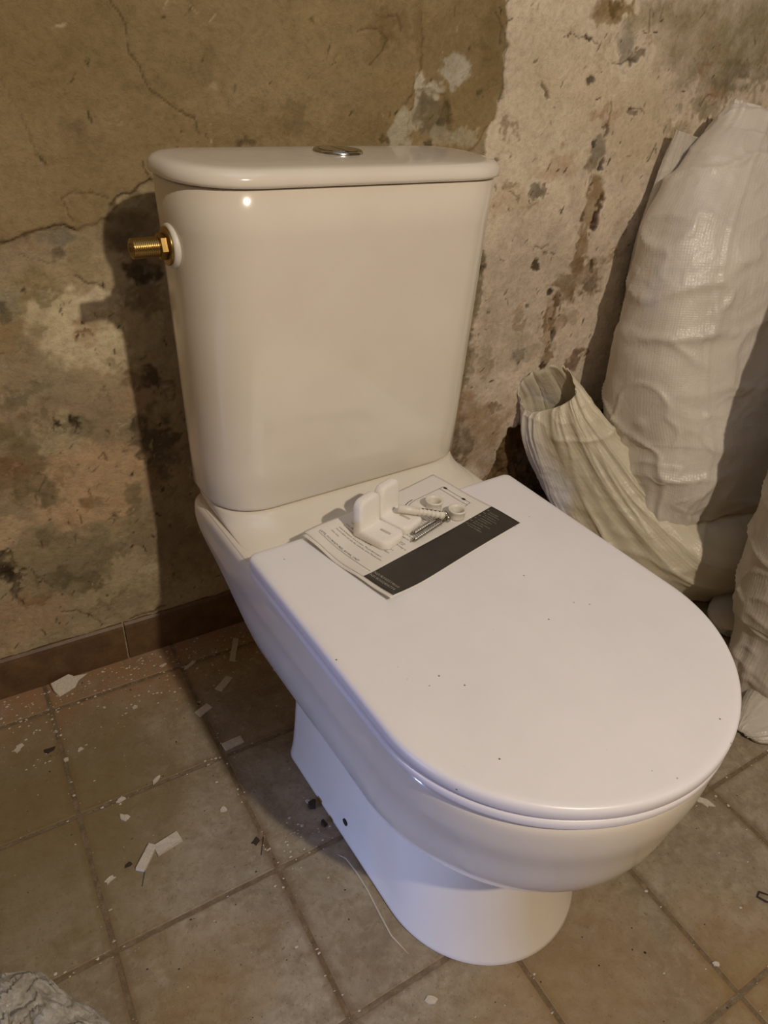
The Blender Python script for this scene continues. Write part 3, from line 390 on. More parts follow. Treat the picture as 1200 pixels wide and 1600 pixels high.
# floor tiles, one object each
colx = [-40.57+20.15*k for k in range(-4, 10)]       # joint lines along y
rows = [12.0, 4.9, -15.1, -34.35, -53.5, -73.3, -93, -113, -133]
tcache = {}
rnd = random.Random(3)
for i in range(len(colx)-1):
    for j in range(len(rows)-1):
        x0, x1 = colx[i], colx[i+1]; y1, y0 = rows[j], rows[j+1]; key = (round(x1-x0, 1), round(y1-y0, 1))
        gap = .5
        if key not in tcache:
            bm = box_bm(x1-x0-gap, y1-y0-gap, 1.0, .16, 2)
            for v in bm.verts: v.co *= S
            me = bpy.data.meshes.new('tile'); bm.to_mesh(me); bm.free(); me.materials.append(TILE); tcache[key] = me
        o = bpy.data.objects.new('tile', tcache[key]); COL.objects.link(o); o.parent = floor
        o.location = (Vector(((x0+x1)/2, (y0+y1)/2, -.5+rnd.uniform(-.02, .0)))-Vector((20, -124, -1.54)))*S
        o.rotation_euler = (rnd.uniform(-1, 1)*.0012, rnd.uniform(-1, 1)*.0012, rnd.uniform(-1, 1)*.003)

# skirting tiles
bb = empty('baseboard_back', (0, 11, 0)); tag(bb, kind='structure')
x = -27.3-33.1*3
while x < 160:
    ring = []
    ln = 32.9
    prof = [(0.9, 0.02), (-.55, 0.02), (-.55, 6.6), (-.45, 7.15), (-.1, 7.5), (.9, 7.55)]
    rs = []
    for sx_ in (x+.08, x+ln-.08):
        rs.append([(sx_, p0, p1) for p0, p1 in prof])
    V, Fc = loft(rs); o = fix_normals(mesh('skirting_tile', V, Fc, SKIRT, bb, smooth=False))
    o.rotation_euler = (rnd.uniform(0, .012), 0, 0)
    x += 33.1

# ---------------------------------------------------------------- toilet (its own frame, turned a little off the wall)
TT = 0.0526
toilet = empty('toilet', (0, 0, 0), TT)
tag(toilet, 'white close-coupled toilet standing loose in front of the bare wall', 'toilet')
def dring(w, yb, y1, b, z, n=2.0, rc=1.0, N=72, nc=8):
    """D outline: straight back at yb (towards the wall), sides to y1, superellipse nose of length b."""
    P_ = []
    # nose from left (-w,y1) round to right (w,y1)
    for k in range(N+1):
        t = math.pi*k/N; c, s_ = math.cos(t), math.sin(t)
        P_.append((-w*math.copysign(abs(c)**(2/n), c), y1-b*abs(s_)**(2/n), z))
    for k in range(1, 7): P_.append((w, y1+(yb-rc-y1)*k/7, z))
    for k in range(nc+1):
        t = math.pi/2*k/nc; P_.append((w-rc+rc*math.cos(t), yb-rc+rc*math.sin(t), z))
    for k in range(1, 6): P_.append((w-rc-(2*w-2*rc)*k/6, yb, z))
    for k in range(nc+1):
        t = math.pi/2+math.pi/2*k/nc; P_.append((-w+rc+rc*math.cos(t), yb-rc+rc*math.sin(t), z))
    for k in range(1, 7): P_.append((-w, yb-rc+(y1-yb+rc)*k/7, z))
    return P_
def stack(name, secs, mat, parent, **kw):
    V, Fc = loft([dring(**s_, **kw) for s_ in secs]); return fix_normals(mesh(name, V, Fc, mat, parent))
def D(d, z): # seat outline inset by d
    return dict(w=19.2-d, yb=-20.8-d, y1=-48.1, b=17.25-d, z=z, n=1.94, rc=max(.25, 1.0-d))
lid = stack('seat_cover', [D(.55,39.35), D(.12,39.42), D(0,39.6), D(0,40.25), D(.06,40.5), D(.2,40.7), D(.42,40.8), D(.9,40.82), D(4,40.82), D(9,40.82)], DULL, toilet)
def seatring(name):
    rs = [D(.5,38.1), D(.1,38.2), D(0.02,38.4), D(.02,38.85), D(.1,39.1), D(.4,39.25), D(1,39.27)]
    inner = [dict(w=12.5, yb=-27, y1=-46, b=14, z=39.0, n=2, rc=4), dict(w=12, yb=-27.5, y1=-46, b=13.4, z=38.6, n=2, rc=4), dict(w=12.3, yb=-27.2, y1=-46, b=13.8, z=38.1, n=2, rc=4)]
    V, Fc = loft([dring(**s_) for s_ in rs+inner], closed_loop=True); return fix_normals(mesh(name, V, Fc, DULL, toilet))
seatring('seat')
for sx_ in (-7.5, 7.5):
    bm = bmesh.new(); bmesh.ops.create_cone(bm, cap_ends=True, segments=20, radius1=1.1, radius2=1.1, depth=3)
    bm_obj('hinge', bm, CHROME, toilet, True, (sx_, -21.6, 39.0), (0, math.pi/2, 0))
# bowl: rim down to its underside
def B(w, yb, tip, z, n=2.0, rc=1.5, y1=-46): return dict(w=w, yb=yb, y1=y1, b=-tip+y1, z=z, n=n, rc=rc)
secs = [B(9.0,-19,-45,17.35,rc=3,y1=-38), B(12.0,-17.8,-51,17.4,rc=3,y1=-38.5), B(13.3,-16.9,-54.6,17.65,rc=3,y1=-39), B(14.2,-16.1,-56.6,18.1,rc=3,y1=-39.5), B(14.9,-15.5,-58.4,18.9,rc=3,y1=-40), B(15.7,-14.4,-60.3,20.2,rc=3,y1=-41), B(16.7,-13,-62.5,23,rc=3,y1=-42.5), B(17.5,-11,-63.9,26.5,rc=3,y1=-44), B(18.1,-7,-64.5,30.5,rc=3,y1=-45.5),
        B(18.6,-3,-65.0,33.5,rc=3,y1=-47), B(18.75,-1.5,-65.1,35.5,rc=3,y1=-47.5), B(18.7,-1.4,-65.0,36.9,rc=3,y1=-48), B(18.55,-1.5,-64.8,37.5,rc=3,y1=-48), B(18.2,-1.8,-64.4,37.85,rc=3,y1=-48), B(17.6,-2.4,-63.8,37.95,rc=3,y1=-48), B(12,-6,-58,37.95,rc=3,y1=-46)]
def refine(secs, k=3):
    out = []
    for i in range(len(secs)-1):
        p0, p1, p2, p3 = secs[max(i-1, 0)], secs[i], secs[i+1], secs[min(i+2, len(secs)-1)]
        for q in range(k):
            f = q/k
            out.append({n_: .5*(2*p1[n_]+(p2[n_]-p0[n_])*f+(2*p0[n_]-5*p1[n_]+4*p2[n_]-p3[n_])*f*f+(3*p1[n_]-p0[n_]-3*p2[n_]+p3[n_])*f**3) for n_ in p1})
    return out+[secs[-1]]
stack('bowl', refine(secs), PORC, toilet)
ped = stack('pedestal', [B(12.9,-17.2,-58.3,0,rc=2.6,y1=-45), B(13.0,-17.1,-58.4,.25,rc=2.6,y1=-45), B(12.9,-17.2,-58.2,.7,rc=2.6,y1=-45), B(12.6,-17.2,-57.0,3,rc=2.6,y1=-44.5), B(12.35,-17.2,-55.6,7,rc=2.6,y1=-44), B(12.2,-17.3,-54.4,12,rc=2.6,y1=-43),
        B(12.2,-17.4,-53.4,16,rc=2.4,y1=-42), B(12.0,-17.5,-53.0,19.5,rc=2.4,y1=-41.5)], PORC, toilet)
# bolt hole in the pedestal's left side: dark disc painted as its shade
bm = bmesh.new(); bmesh.ops.create_cone(bm, cap_ends=True, segments=24, radius1=.5, radius2=.5, depth=.16)
o = bm_obj('bolt_hole', bm, DARK, toilet, True, (-12.66, -33.7, 2.95), (0, math.pi/2, 0)); tag(o, 'dark round bolt hole low on the side of the foot')
# china ledge behind the seat, stepping up under the cistern
def rr(w, yf, yb, z, rf=6.5, rb=5, n=2.3, N=14):
    P_ = []
    e = 2/n
    for (cx, cy, r, a0) in ((-w+rf, yf+rf, rf, 180), (w-rf, yf+rf, rf, 270), (w-rb, yb-rb, rb, 0), (-w+rb, yb-rb, rb, 90)):
        for k in range(N+1):
            t = math.radians(a0+90*k/N); c, s_ = math.cos(t), math.sin(t)
            P_.append((cx+r*math.copysign(abs(c)**e, c), cy+r*math.copysign(abs(s_)**e, s_), z))
    return P_
V, Fc = loft([rr(18.0,-19.5,-2,37.6,rf=2), rr(17.6,-18.5,-1.6,38.0,rf=4), rr(17.75,-16.0,-.9,38.35,rf=5.2), rr(17.9,-14.6,-.5,38.9,rf=6), rr(18.0,-13.9,-.3,39.5,rf=6.3), rr(18.0,-13.6,-.2,39.95,rf=6.5), rr(14,-9,-4,39.98,rf=4,rb=3)])
fix_normals(mesh('cistern_ledge', V, Fc, PORC, toilet))
# cistern
def cs(t, z, d=0): # t 0 bottom..1 top
    return rr(18.55+1.05*t-d, -13.6+d, .2+.7*t-d, z, rf=max(1.5, 7.0+.6*t-d), rb=max(1.2, 5.5-d))
V, Fc = loft([cs(0,40.1,1.2), cs(0,40.16,.6), cs(0,40.4,.18), cs(0,40.9,0)]+[cs(t/8, 40.9+35.0*t/8) for t in range(1, 8)]+[cs(1,75.9), cs(1,76.05,.2), cs(1,76.1,1.2)])
fix_normals(mesh('cistern', V, Fc, PORC, toilet))
def cl(d, z): return rr(20.15-d, -14.1+d, 1.35-d, z, rf=max(1.5, 8-d), rb=max(1.2, 6.2-d))
V, Fc = loft([cl(1.0,76.2), cl(.35,76.22), cl(.05,76.4), cl(0,76.6), cl(.05,77.0), cl(.25,77.4), cl(.6,77.68), cl(1.1,77.83), cl(2,77.9), cl(4.5,77.93)])
fix_normals(mesh('cistern_lid', V, Fc, PORC, toilet))
# dual flush button
def lathe(name, prof, mat, parent, loc, rot=None, N=40):
    rs = [[(r*math.cos(2*math.pi*k/N), r*math.sin(2*math.pi*k/N), z) for k in range(N)] for r, z in prof]
    V, Fc = loft(rs); o = fix_normals(mesh(name, V, Fc, mat, parent)); o.location = Vector(loc)*S
    if rot: o.rotation_euler = rot
    return o
fb = lathe('flush_button', [(2.75,-.3), (2.75,.16), (2.6,.3), (2.35,.3), (2.3,.14), (.5,.12)], CHROME, toilet, (.7, -4.6, 77.93))
for sgn in (-1, 1):
    bm = bmesh.new(); vs = []
    for k in range(21):
        t = -math.pi/2+math.pi*k/20; vs.append((sgn*(.08+2.05*math.cos(t)), 2.1*math.sin(t)))
    top = [bm.verts.new((a, b, .34)) for a, b in vs]; bot = [bm.verts.new((a, b, .1)) for a, b in vs]
    bm.faces.new(top); bm.faces.new(bot[::-1])
    for k in range(21): k2 = (k+1) % 21; bm.faces.new((top[k], bot[k], bot[k2], top[k2]))
    bmesh.ops.recalc_face_normals(bm, faces=bm.faces[:])
    bm_obj('button_half', bm, CHROME, fb)
# brass inlet on the left side
N = 36; rs = [[(.55*math.cos(a), .55*math.sin(a), 1.0) for a in [2*math.pi*k/N for k in range(N)]], [(.55*math.cos(a), .55*math.sin(a), 4.05) for a in [2*math.pi*k/N for k in range(N)]], [(.86*math.cos(a), .86*math.sin(a), 4.1) for a in [2*math.pi*k/N for k in range(N)]]]
z = 4.05; 
while z > 1.35:
    for rad, dz in ((.98, -.06), (.98, -.10), (.86, -.17)):
        rs.append([(rad*math.cos(a), rad*math.sin(a), z+dz) for a in [2*math.pi*k/N for k in range(N)]])
    z -= .19
rs.append([(.84*math.cos(a), .84*math.sin(a), .3) for a in [2*math.pi*k/N for k in range(N)]])
V, Fc = loft(rs, cap0=True, cap1=True)
ROT = (0, -math.pi/2, 0); IL = (-19.35, -6.3, 69.9)
inl = fix_normals(mesh('threaded_inlet', V, Fc, BRASS, toilet, loc=IL)); inl.rotation_euler = ROT; tag(inl, 'brass threaded water inlet')
lathe('plastic_washer', [(.9,-.3), (2.15,-.3), (2.2,.1), (2.1,.38), (1.9,.45), (.9,.45)], WHITE, inl, (0,0,0))['label'] = 'white plastic washer'
lathe('flange', [(.9,.4), (1.85,.4), (1.85,.66), (1.7,.72), (.9,.72)], BRASS, inl, (0,0,0))
lathe('hex_nut', [(1.25,.7), (1.3,.78), (1.3,1.32), (1.2,1.4), (.9,1.4)], BRASS, inl, (0,0,0), (0,0,.35), N=6).data.polygons.foreach_set('use_smooth', [False]*30)

# ---------------------------------------------------------------- things lying on the seat cover
ZL = 40.83
toR = Matrix.Rotation(TT, 4, 'Z')
def TP(x, y, z): return tuple(toR @ Vector((x, y, z)))
# leaflet: corners A left, B front, C right, D back (toilet frame)
A = Vector((-12.2, -21.0)); Bc = Vector((-9.55, -35.1)); Cc = Vector((12.5, -31.0)); 
ux = (Bc-A).normalized(); vy = Vector((-ux.y, ux.x)); Wd = (Bc-A).length; Hh = 22.0
leaf = empty('instruction_leaflet', TP(A.x, A.y, ZL), TT+math.atan2(ux.y, ux.x))
tag(leaf, 'printed instruction leaflet with a dark side band lying on the seat cover', 'leaflet')
# local frame: x along reading direction A->B, y towards the top of the page
def lift(x, y):   # page relief above the cover
    g = .2+.06*math.sin(x*.7+y*.3)
    g += .55*math.exp(-((x-0)/2.6)**2-((y-1)/5)**2)+.45*math.exp(-((x-Wd)/3.)**2-(y/3.)**2)
    g += .18*max(0, 1-y/1.4)*math.sin(x*.5)**2
    # the top left part of the page reaches out past the hinge over the lower ledge
    return g
def page(name, x0, x1, y0, y1, dz, mat, parent, nx=40, ny=50, thick=.02):
    V = []; Fc = []
    for j in range(ny+1):
        for i in range(nx+1):
            x = x0+(x1-x0)*i/nx; y = y0+(y1-y0)*j/ny; V.append((x, y, lift(x, y)+dz))
    n = nx+1
    for j in range(ny):
        for i in range(nx): Fc.append((j*n+i, j*n+i+1, (j+1)*n+i+1, (j+1)*n+i))
    o = mesh(name, V, Fc, mat, parent)
    bm = bmesh.new(); bm.from_mesh(o.data); bmesh.ops.solidify(bm, geom=bm.faces[:], thickness=thick*S); bm.to_mesh(o.data); bm.free()
    return o
page('page', 0, Wd, 0, Hh, 0, PAPER, leaf)
pg2 = page('under_page', .25, Wd+.15, -.45, Hh-1, -.075, PAPER, leaf)
BW = 4.45
page('dark_band', Wd-BW, Wd-.02, .03, Hh-.02, .012, INKBAND, leaf, nx=12, thick=.005)['label'] = 'dark grey printed side band'
FONT = None
def text_mesh(lines, mat, name, parent, dz=.03):
    """lines: (string, x, y, size); rendered with the built-in font and laid on the page relief."""
    bmT = bmesh.new()
    for (s_, x, y, size) in lines:
        cu = bpy.data.curves.new('txt', 'FONT'); cu.body = s_; cu.size = size; cu.resolution_u = 1
        ob = bpy.data.objects.new('txt', cu); COL.objects.link(ob); bpy.context.view_layer.update()
        me = bpy.data.meshes.new_from_object(ob.evaluated_get(bpy.context.evaluated_depsgraph_get()))
        for v in me.vertices: v.co.x += x; v.co.y += y
        bmT.from_mesh(me); bpy.data.meshes.remove(me); bpy.data.objects.remove(ob); bpy.data.curves.remove(cu)
    for v in bmT.verts:
        v.co.z = lift(v.co.x, v.co.y)+dz
    o = bm_obj(name, bmT, mat, parent); o['kind'] = 'stuff'; return o
fill = ["Les produits ont subi des controles", "avant la livraison. Lire la notice", "et conserver ce document apres la", "pose. Ne pas serrer les vis avec un", "outil. Nettoyer a l'eau savonneuse", "sans produit abrasif ni chlore.", "The product must be fitted as shown.", "Read all of the instructions first,", "and keep them for future reference.", "Do not overtighten the fixings.", "Clean with soapy water only."]
lines = [("LISTE_FOURNITURES_BOWL_UNIT", .9, 1.55, .42)]
y = 2.75; k = 0
for blk in (["avec soin."], [0,1], [2,3], [4,5], [6,7], [8,9]):
    for it in blk:
        sline = it if isinstance(it, str) else fill[it]
        lines.append((sline+("  "+fill[(k*3) % 11][:18] if not isinstance(it, str) and k % 3 else ''), 1.6, y, .33)); y += .46; k += 1
    y += .24
for blk in range(5):
    for r in range(3): lines.append((fill[(blk*2+r) % 11][:24-4*r], 5.9, y-1.6+blk*1.55+r*.42, .28))
text_mesh(lines, INK, 'printed_text', leaf)
pen = []
def stroke(pts, wd): 
    for (ax, ay), (bx, by) in zip(pts[:-1], pts[1:]):
        n = max(1, int(math.hypot(bx-ax, by-ay)/.8))
        for q in range(n):
            t0, t1 = q/n, (q+1)/n; pen.append(((ax+(bx-ax)*t0, ay+(by-ay)*t0), (ax+(bx-ax)*t1, ay+(by-ay)*t1), wd))
stroke([(1.0, 1.35), (9.6, 1.35)], .035)
# line drawing of a seat near the top of the page
cx0, cy0 = 4.2, 17.4
seatp = [(cx0-2.2, cy0+3.1), (cx0+2.4, cy0+3.1)]
stroke([(3.0, 20.6), (7.6, 20.6), (7.6, 19.9), (3.0, 19.9), (3.0, 20.6)], .05)
stroke([(3.0, 19.9), (2.9, 15.5)]+[(5.3-2.4*math.cos(t), 15.5-2.9*math.sin(t)) for t in [math.pi*k/14 for k in range(15)]]+[(7.7, 19.9)], .05)
stroke([(2.6, 15.3)]+[(5.3-2.7*math.cos(t), 15.2-3.2*math.sin(t)) for t in [math.pi*k/14 for k in range(8)]], .09)
bmS = bmesh.new()
for (a0, a1, wd) in pen:
    d_ = Vector((a1[0]-a0[0], a1[1]-a0[1])).normalized(); nn = Vector((-d_.y, d_.x))*wd/2
    q = [bmS.verts.new((a_[0]+s_*nn.x, a_[1]+s_*nn.y, lift(*a_)+.03)) for a_, s_ in ((a0, -1), (a1, -1), (a1, 1), (a0, 1))]; bmS.faces.new(q)
for (hx, hy) in ((3.4, 20.6), (6.5, 20.6)):
    vs = [bmS.verts.new((hx+.24*math.cos(t)*1.3, hy+.2*math.sin(t), lift(hx, hy)+.035)) for t in [2*math.pi*k/10 for k in range(10)]]; bmS.faces.new(vs)
bm_obj('line_drawing', bmS, INK, leaf)['kind'] = 'stuff'
bl = [("NSUK002514660", Wd-BW+.15, 1.35, .52), ("NSUK002456714", Wd-BW+.15, .7, .52)]
small = ["FR  Abattant", "EN  Toilet seat", "ES  Tapa WC", "IT  Copriwater", "PT  Tampo", "DE  WC-Sitz"]
for k in range(10): bl.append((fill[k % 11][:13+(k*5) % 8], Wd-BW+.75, 20.6-k*.42-(k//2)*.1, .26))
for k, s_ in enumerate(small): bl.append((s_[:2], Wd-BW+.2, 20.75-k*.82, .30))
text_mesh(bl, PALEINK, 'pale_text', leaf, .045)

def on_page(px_x, px_y): return lift(px_x, px_y)
def local(leaf_x, leaf_y):   # page coords -> room coords (cm)
    q = A+ux*leaf_x+vy*leaf_y; return TP(q.x, q.y, 0)
# foam spacers: two hinge-like L pieces side by side
def foam(name, x, y, ang, label):
    r = empty(name, (x, y, ZL+.2), ang)
    def rslab(nm, w_, h_, t_, loc, rot):
        def outl(d, z):
            q = []
            for (sx_, sy_, r0, a0) in ((1, 1, 1.0, 0), (-1, 1, 1.0, 90), (-1, 0, .25, 180), (1, 0, .25, 270)):
                rr_ = max(.06, r0-d); cx = sx_*(w_/2-r0); cy = (h_-r0) if sy_ else r0
                if d > r0: cx = sx_*(w_/2-d); cy = (h_-d) if sy_ else d
                for k in range(9):
                    t = math.radians(a0+90*k/8); q.append((cx+rr_*math.cos(t), cy+rr_*math.sin(t), z))
            return q
        V, Fc = loft([outl(.3, 0), outl(.09, .08), outl(0, .3), outl(0, t_-.34), outl(.08, t_-.12), outl(.3, t_-.01), outl(.6, t_)])
        o_ = fix_normals(mesh(nm, V, Fc, FOAM, r)); o_.location = Vector(loc)*S; o_.rotation_euler = rot; return o_
    rslab('upright', 3.7, 4.75, 1.25, (0, .5, 0), (math.pi/2-.06, 0, 0))
    rslab('foot', 3.7, 4.3, 1.15, (0, -.1, 0), (0, 0, math.pi))
    bm = box_bm(.42, 1.5, .2, .09, 2); bm_obj('slot', bm, FOAMSH, r, True, (.1, -2.7, 1.09))
    tag(r, label, 'foam', 'white foam spacers on the leaflet'); return r
FA = -.60
q = TP(-5.45, -23.6, 0); foam('foam_spacer', q[0], q[1], TT+.33, 'left white foam L-shaped spacer standing on the leaflet text')
q = TP(-1.75, -22.2, 0); foam('foam_spacer', q[0], q[1], TT+.33, 'right white foam L-shaped spacer standing beside the wall plug')

# wall plugs and ring caps
def plug(x, y, z, rz, tilt, label):
    r = empty('wall_plug', (x, y, z), rz); r.rotation_euler = (0, tilt, rz)
    N = 24; rs = []
    def ring(xx, rad, flat=1): rs.append([(xx, rad*math.cos(2*math.pi*k/N), rad*math.sin(2*math.pi*k/N)*flat) for k in range(N)])
    ring(0, .28); ring(0, .42); ring(.06, .48); ring(2.3, .48)
    xx = 2.3
    for k in range(6):
        ring(xx+.05, .40); ring(xx+.12, .40); ring(xx+.2, .5); ring(xx+.5, .47); xx += .5
    ring(xx+.25, .36); ring(xx+.34, .2)
    V, Fc = loft(rs); fix_normals(mesh('sleeve', V, Fc, WHITE, r))
    bm = box_bm(1.3, .12, .1, .03); bm_obj('lug', bm, WHITE, r, False, (1.9, -.2, .48), (0, -.12, 0))
    bm = box_bm(2.6, .1, 1.0, .02); bm_obj('slit', bm, DARK, r, False, (4.0, 0, 0.0)); 
    tag(r, label, 'wall plug'); return r
p0 = TP(-1.3, -23.9, 0); p1 = TP(3.7, -27.4, 0)
ang = math.atan2(p1[1]-p0[1], p1[0]-p0[0])
plug(p0[0], p0[1], ZL+2.25, ang, .1, 'ribbed white plastic wall plug lying on the screws beside the foam')
def cap(x, y, label, rot=(0,0,0), z=0):
    o = lathe('ring_cap', [(.72,0), (.98,0), (1.0,.2), (.96,.75), (1.12,.95), (1.14,1.15), (1.05,1.2), (.86,1.15), (.74,.9), (.72,.3)], WHITE, None, (x, y, ZL+.2+z), rot)
    me = o.data; bm = bmesh.new(); bm.from_mesh(me)
    big = [f for f in bm.faces if len(f.verts) > 8]
    bmesh.ops.delete(bm, geom=big, context='FACES_ONLY')
    bm.verts.ensure_lookup_table(); n = 40; m = len(bm.verts)-n
    for k in range(n): bm.faces.new((bm.verts[k], bm.verts[(k+1) % n], bm.verts[m+(k+1) % n], bm.verts[m+k]))
    bmesh.ops.recalc_face_normals(bm, faces=bm.faces[:]); bm.to_mesh(me); bm.free()
    me.polygons.foreach_set('use_smooth', [True]*len(me.polygons))
    tag(o, label, 'cap'); return o
c0 = TP(5.9, -26.3, 0); cap(c0[0], c0[1], 'white plastic ring cap right of the tip of the wall plug')
c1 = TP(4.6, -23.4, 0); cap(c1[0], c1[1], 'white plastic ring cap behind the ribbed wall plug')
# screws
def screw(x, y, rz, ln, label, z):
    r = empty('long_screw', (x, y, z), rz)
    N = 14; rs = []
    def ring(xx, rad): rs.append([(xx, rad*math.cos(2*math.pi*k/N), rad*math.sin(2*math.pi*k/N)) for k in range(N)])
    ring(0, .02); ring(.45, .2); xx = .45
    while xx < ln*.86:
        ring(xx+.05, .29); ring(xx+.1, .29); ring(xx+.2, .19); ring(xx+.26, .19); xx += .31
    ring(xx+.1, .25); ring(ln, .25)
    V, Fc = loft(rs); fix_normals(mesh('threaded_shank', V, Fc, STEEL, r))
    lathe('hex_head', [(.2,-.02), (.5,0), (.5,.32), (.42,.38)], STEEL, r, (ln, 0, 0), (0, math.pi/2, 0), N=6)
    tag(r, label, 'screw'); return r
s0 = TP(-2.3, -28.3, 0); s1 = TP(4.2, -26.5, 0)
sa = math.atan2(s1[1]-s0[1], s1[0]-s0[0])
screw(s0[0], s0[1], sa, 6.6, 'nearer of the two silver hex screws under the wall plug', ZL+.62)
screw(s0[0]+.75, s0[1]+1.15, sa-.02, 6.0, 'farther of the two silver hex screws, beside the foam foot', ZL+.62)

# ---------------------------------------------------------------- sacks
def sack(name, st, mat, label, seed, wr=1.0, ns=220, nr=260, n=2.6, side=(1,0,0), fold=1.0, open0=False, slant=0, seam=None, lon=0, cat='sack', group='filled woven sacks in the corner'):
    """st: stations (cx,cy,cz,half width,half depth). Cross-sections follow the spine, wrinkled cloth on top."""
    st = np.array(st, float); t0 = np.linspace(0, 1, len(st))
    def interp(t):
        # catmull-rom
        k = np.clip((t*(len(st)-1)).astype(int), 0, len(st)-2); f = (t*(len(st)-1)-k)[:, None]
        p0, p1, p2, p3 = st[np.clip(k-1, 0, None)], st[k], st[k+1], st[np.clip(k+2, None, len(st)-1)]
        return .5*((2*p1)+(-p0+p2)*f+(2*p0-5*p1+4*p2-p3)*f**2+(-p0+3*p1-3*p2+p3)*f**3)
    t = np.linspace(0, 1, ns); Q = interp(t); c = Q[:, :3]; a = np.maximum(Q[:, 3], .2); b = np.maximum(Q[:, 4], .2)
    tg = np.gradient(c, axis=0); tg /= np.linalg.norm(tg, axis=1)[:, None]
    sd = np.array(side, float)[None]-tg*(tg@np.array(side, float))[:, None]; sd /= np.linalg.norm(sd, axis=1)[:, None]
    dp = np.cross(tg, sd)
    ph = np.linspace(0, 2*np.pi, nr, endpoint=False); e = 2/n
    cx_ = np.sign(np.cos(ph))*np.abs(np.cos(ph))**e; sx2 = np.sign(np.sin(ph))*np.abs(np.sin(ph))**e
    V = c[:, None]+sd[:, None]*(a[:, None]*cx_)[..., None]+dp[:, None]*(b[:, None]*sx2)[..., None]
    per = (a+b)*2.0; s_len = np.concatenate([[0], np.cumsum(np.linalg.norm(np.diff(c, axis=0), axis=1))])
    du = np.roll(V, -1, 1)-np.roll(V, 1, 1); dv = np.gradient(V, axis=0); nrm = np.cross(du, dv); nrm /= np.linalg.norm(nrm, axis=2)[..., None]+1e-9
    if ((V-c[:, None])*nrm).sum() < 0: nrm = -nrm
    X, Y, Z = V[..., 0], V[..., 1], V[..., 2]
    big = fbm(X*.06, Y*.06, Z*.06, 2, seed)*2.2
    r1 = 1-np.abs(fbm(X*.05+big*.22, Y*.05, Z*.13-X*.03, 2, seed+3)*2.0); r1 = np.clip(r1, 0, 1)**5
    r2 = 1-np.abs(fbm(X*.12+big*.3, Y*.12, Z*.16+X*.08+big*.3, 2, seed+9)*2.2); r2 = np.clip(r2, 0, 1)**6
    r4 = 1-np.abs(fbm(X*.22-big*.3, Y*.2, Z*.30-X*.12, 2, seed+19)*2.4); r4 = np.clip(r4, 0, 1)**5
    msk = np.clip(.5+fbm(X*.05, Y*.05, Z*.05, 2, seed+30)*2.2, 0, 1)
    r3 = fbm(X*.5, Y*.5, Z*.5, 3, seed+15)
    edge = np.exp(-np.minimum(t, 1-t)/.09)[:, None]
    puck = np.sin(ph*13+5*fbm(np.cos(ph)*2, np.sin(ph)*2, 0, 2, seed+4))[None]*edge
    d = wr*(big*.5+r1*.75*fold+r2*.5*fold*msk+r4*.3*fold*(1-msk)+r3*.05)+puck*fold*.5
    if lon:
        q1 = fbm(np.cos(ph)[None]*2.2+t[:, None]*1.5, np.sin(ph)[None]*2.2, t[:, None]*1.2, 3, seed+40)
        d = d+lon*(np.clip(1-np.abs(q1*2.6), 0, 1)**2.5)*(.4+msk)
    if seam is not None:
        sw = np.abs((ph[None]-seam-.05*np.sin(t*9)[:, None]+np.pi) % (2*np.pi)-np.pi)
        d = d+.22*np.exp(-(sw/.03)**2)
    d = d*np.clip(b/5, .25, 1)[:, None]
    V = V+nrm*d[..., None]+tg[:, None]*(slant*sx2[None]*np.exp(-t/.1)[:, None])[..., None]
    V[..., 2] = np.maximum(V[..., 2], .15)
    vv = [tuple(p_) for p_ in V.reshape(-1, 3)]; Fc = []
    for i in range(ns-1):
        for k in range(nr):
            k2 = (k+1) % nr; Fc.append((i*nr+k, i*nr+k2, (i+1)*nr+k2, (i+1)*nr+k))
    if not open0: Fc.append(tuple(range(nr))[::-1])
    Fc.append(tuple((ns-1)*nr+k for k in range(nr)))
    org = c[0]; 
    o = mesh(name, np.array(vv)-org, Fc, mat, None, loc=org); fix_normals(o)
    uv = o.data.uv_layers.new(name='UVMap'); li = np.empty(len(o.data.loops), np.int32); o.data.loops.foreach_get('vertex_index', li)
    i_, k_ = li//nr, li % nr
    u = k_/nr*per.mean()/100; v = s_len[np.clip(i_, 0, ns-1)]/100
    uv.data.foreach_set('uv', np.stack([u, v], 1).astype(np.float32).ravel())
    if open0:
        md = o.modifiers.new('cloth', 'SOLIDIFY'); md.thickness = .0015; md.offset = -1
    tag(o, label, cat, group); return o
sack('filled_sack', [(78.5,-14.5,14.5,12,2.5),(78.5,-14.5,15.6,17.5,7),(80,-13.5,19.2,20.2,10.5),(82.5,-10.5,26,21.5,12.5),(84,-6.5,35,23.6,12.5),(84.5,-4,45,24,12),(85,-2,56,23.2,11),(86,0,64,21.5,9.5),(87.5,1.2,70,18.5,7.5),(89.5,2.4,75,15.5,5.5),(91,3.2,79,14,4),(91.5,3.6,80.8,13.5,2)], SACK, 'tall full white woven sack leaning on the wall, neck cut off by the right edge', 7, wr=.85, seam=4.05)
sack('filled_sack', [(51.6,6.2,36.6,5.2,2.0),(52.6,5.6,34.8,5.8,2.6),(54.5,3.6,30,7.2,4),(58,.5,24,8.5,5),(63,-6,16,10,7),(70,-15,9.0,10.5,8.5),(82,-20,8.2,10.5,9),(93,-21,8.2,10.5,9),(104,-21,8.2,10,8),(110,-21,8.2,6,5)], SACK2, 'cream woven sack with a limp open neck, lying under the tall sack', 21, wr=.6, side=(.35,-.6,.7), fold=1.0, open0=True, slant=3.4, lon=.8)
sack('filled_sack', [(71,-35,1.6,2,.9),(73,-34,1.8,6,1.5),(80,-32,2.2,7,2),(94,-31,2.2,7,2),(106,-31,2.2,7,2)], SACK3, 'flat grey sack on the floor beneath the cream sack', 33, wr=.4, side=(0,1,0))
